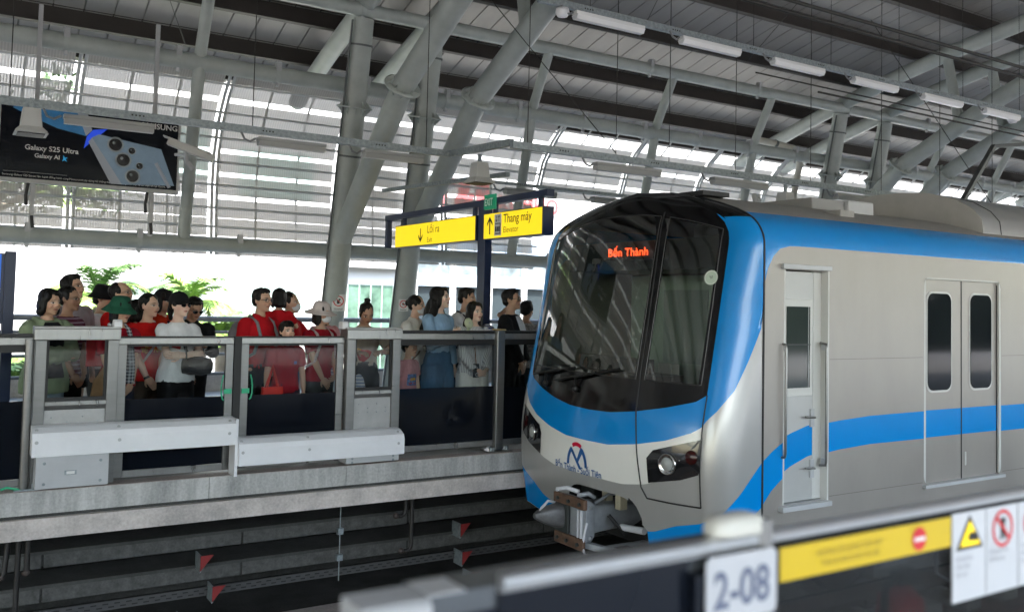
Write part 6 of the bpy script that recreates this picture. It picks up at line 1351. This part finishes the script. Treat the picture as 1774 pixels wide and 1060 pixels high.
# mast
t = thing('lattice_mast', 'slim pale lattice mast with guy wires in front of the white building', 'mast', (4.6, 22, -9)); MM = mat('mast_metal', (.5, .5, .5), .5, .3)
b = MB()
for k in range(3):
    a = k * 2.094; b.tube([(.14 * math.cos(a), .14 * math.sin(a), 0), (.14 * math.cos(a), .14 * math.sin(a), 13.2)], .025, MM, 6)
for i in range(40):
    for k in range(3):
        a, c = k * 2.094, (k + 1) * 2.094; b.tube([(.14 * math.cos(a), .14 * math.sin(a), .33 * i), (.14 * math.cos(c), .14 * math.sin(c), .33 * i + .33)], .012, MM, 4)
b.build('lattice', parent=t)
b = MB(); b.box((.12, -.15, 11.6), (.42, .1, 12.1), MM); b.box((-.3, -.1, 10.5), (-.1, .1, 10.9), MM); b.build('antenna_box', parent=t)
for dx in (-3.2, 2.6):
    b = MB(); b.tube([(0, 0, 12.6), (dx, -.6, 8.5)], .012, MM, 4); b.build('guy_wire', parent=t)
# foliage
def leafmat(n, c, v=.5):
    m = mat(n, c, .5, 0, v, 3); m.node_tree.nodes['Principled BSDF'].inputs['Transmission Weight'].default_value = 0; return m
PALM = leafmat('palm_leaf', (.22, .36, .08)); PALMD = leafmat('palm_leaf_dark', (.10, .20, .06)); TRUNK = mat('palm_trunk', (.2, .17, .13), .9, 0, .3, 6)
def palm(x, y, zc, R, label, n=15, seed=1):
    rnd = random.Random(seed); t = thing('palm_tree', label, 'palm', (x, y, -9))
    b = MB(); b.tube([(0, 0, 0), (.1, 0, (zc + 9) * .5), (0, 0, zc + 9)], [.24, .18, .15], TRUNK, 12); b.build('trunk', parent=t)
    b = MB()
    for i in range(n):
        a = 2.4 * i + rnd.uniform(-.2, .2); el = rnd.uniform(.1, 1.35); L = R * rnd.uniform(.85, 1.1); dr = Vector((math.cos(a), math.sin(a), 0)); p = Vector((0, 0, zc + 9)); pts = []
        for k in range(13):
            pts.append(p.copy()); e = el - 1.75 * (k / 12) ** 1.5; p = p + (dr * math.cos(e) + Vector((0, 0, math.sin(e)))) * L / 12
        m = PALM if rnd.random() < .65 else PALMD; b.tube(pts, [.03 * (1 - k / 14) for k in range(13)], m, 5, False)
        sd = dr.cross(Vector((0, 0, 1)))
        for k in range(2, 52):
            u = k / 52 * 12; j = int(u); q = pts[j].lerp(pts[min(j + 1, 12)], u - j); ln = .62 * math.sin(math.pi * min(1, (k + 6) / 62)) * rnd.uniform(.8, 1.1) * R / 2.2; tg_ = (pts[min(j + 1, 12)] - pts[max(j - 1, 0)]).normalized()
            for s in (-1, 1):
                d = (sd * s * .8 + tg_ * .55 + Vector((0, 0, rnd.uniform(-.55, .15)))).normalized(); w = tg_ * .022; b.add([q - w, q + w, q + d * ln * .6 + w * .8 + Vector((0, 0, -.02)), q + d * ln + Vector((0, 0, -.10 * ln))], [(0, 1, 2, 3)], m)
    b.build('crown', parent=t, norm=False)
palm(2.65, 20.0, 1.45, 1.25, 'bright green palm behind the tall young man at left', 17, 3)
palm(4.55, 20.4, 1.35, 1.25, 'feathery palm behind the women in black caps', 15, 8)
palm(4.95, 19.0, .75, 1.0, 'low dark palm crown right of the sunglasses man', 13, 5)
palm(1.15, 18.2, .0, .9, 'low palm seen through the glass behind the first group', 12, 12)
def tree(x, y, z, R, label, n=2600, seed=4, mats=None, dx=0):
    rnd = random.Random(seed); t = thing('leafy_tree', label, 'tree', (x, y, -9)); ms = mats or [leafmat('leaf_a', (.10, .16, .04)), leafmat('leaf_b', (.05, .09, .025)), leafmat('leaf_c', (.17, .24, .06))]
    b = MB(); b.tube([(0, 0, 0), (.1, 0, 5), (dx * .3, .1, z + 8.0)], [.2, .15, .1], TRUNK, 10)
    for k in range(5): a = k * 1.26; b.tube([(dx * .25, 0, z + 7.8), (dx + math.cos(a) * R * .6, math.sin(a) * R * .5, z + 9 + .4 * k)], [.1, .03], TRUNK, 6)
    b.build('trunk', parent=t)
    b = MB(); cl = [(dx + rnd.gauss(0, R * .5), rnd.gauss(0, R * .4), rnd.gauss(0, R * .35), rnd.uniform(.35, .8), rnd.randrange(3)) for _ in range(34)]
    for i in range(n):
        c = rnd.choice(cl); v = Vector((rnd.gauss(0, 1), rnd.gauss(0, 1), rnd.gauss(0, 1))).normalized() * c[3] * rnd.uniform(.5, 1.05)
        p = Vector((c[0], c[1], c[2] + z + 9)) + v; u = Vector((rnd.uniform(-1, 1), rnd.uniform(-1, 1), rnd.uniform(-1, 1))).normalized(); w = u.orthogonal().normalized(); s = rnd.uniform(.05, .11)
        b.add([p - u * s, p + w * s * .5, p + u * s, p - w * s * .5], [(0, 1, 2, 3)], ms[c[4]])
    b.build('crown', parent=t, norm=False)
tree(.1, 21.5, 4.3, 1.5, 'leafy tree seen through the mesh below the hanging display', 4200, 4, dx=1.7)
# agave-like plants and planter at the fence
for i, (x, s) in enumerate(((1.35, .5), (1.75, .42), (9.2, .4))):
    rnd = random.Random(i); b = MB()
    for k in range(22):
        a = rnd.uniform(0, 6.28); e = rnd.uniform(.4, 1.3); d = Vector((math.cos(a) * math.cos(e), math.sin(a) * math.cos(e), math.sin(e))); sd = d.cross(Vector((0, 0, 1))).normalized() * .03 * s * 2
        b.add([-sd, sd, d * s * .6 + sd * 1.2, d * s + Vector((0, 0, -.12 * s)), d * s * .6 - sd * 1.2], [(0, 1, 2, 3, 4)], PALMD if k % 3 else PALM)
    o = b.build('spiky_plant', norm=False, label='spiky green plant by the fence, %s from the left' % ORD[i], cat='plant'); o.location = (x, 15.0, .3)
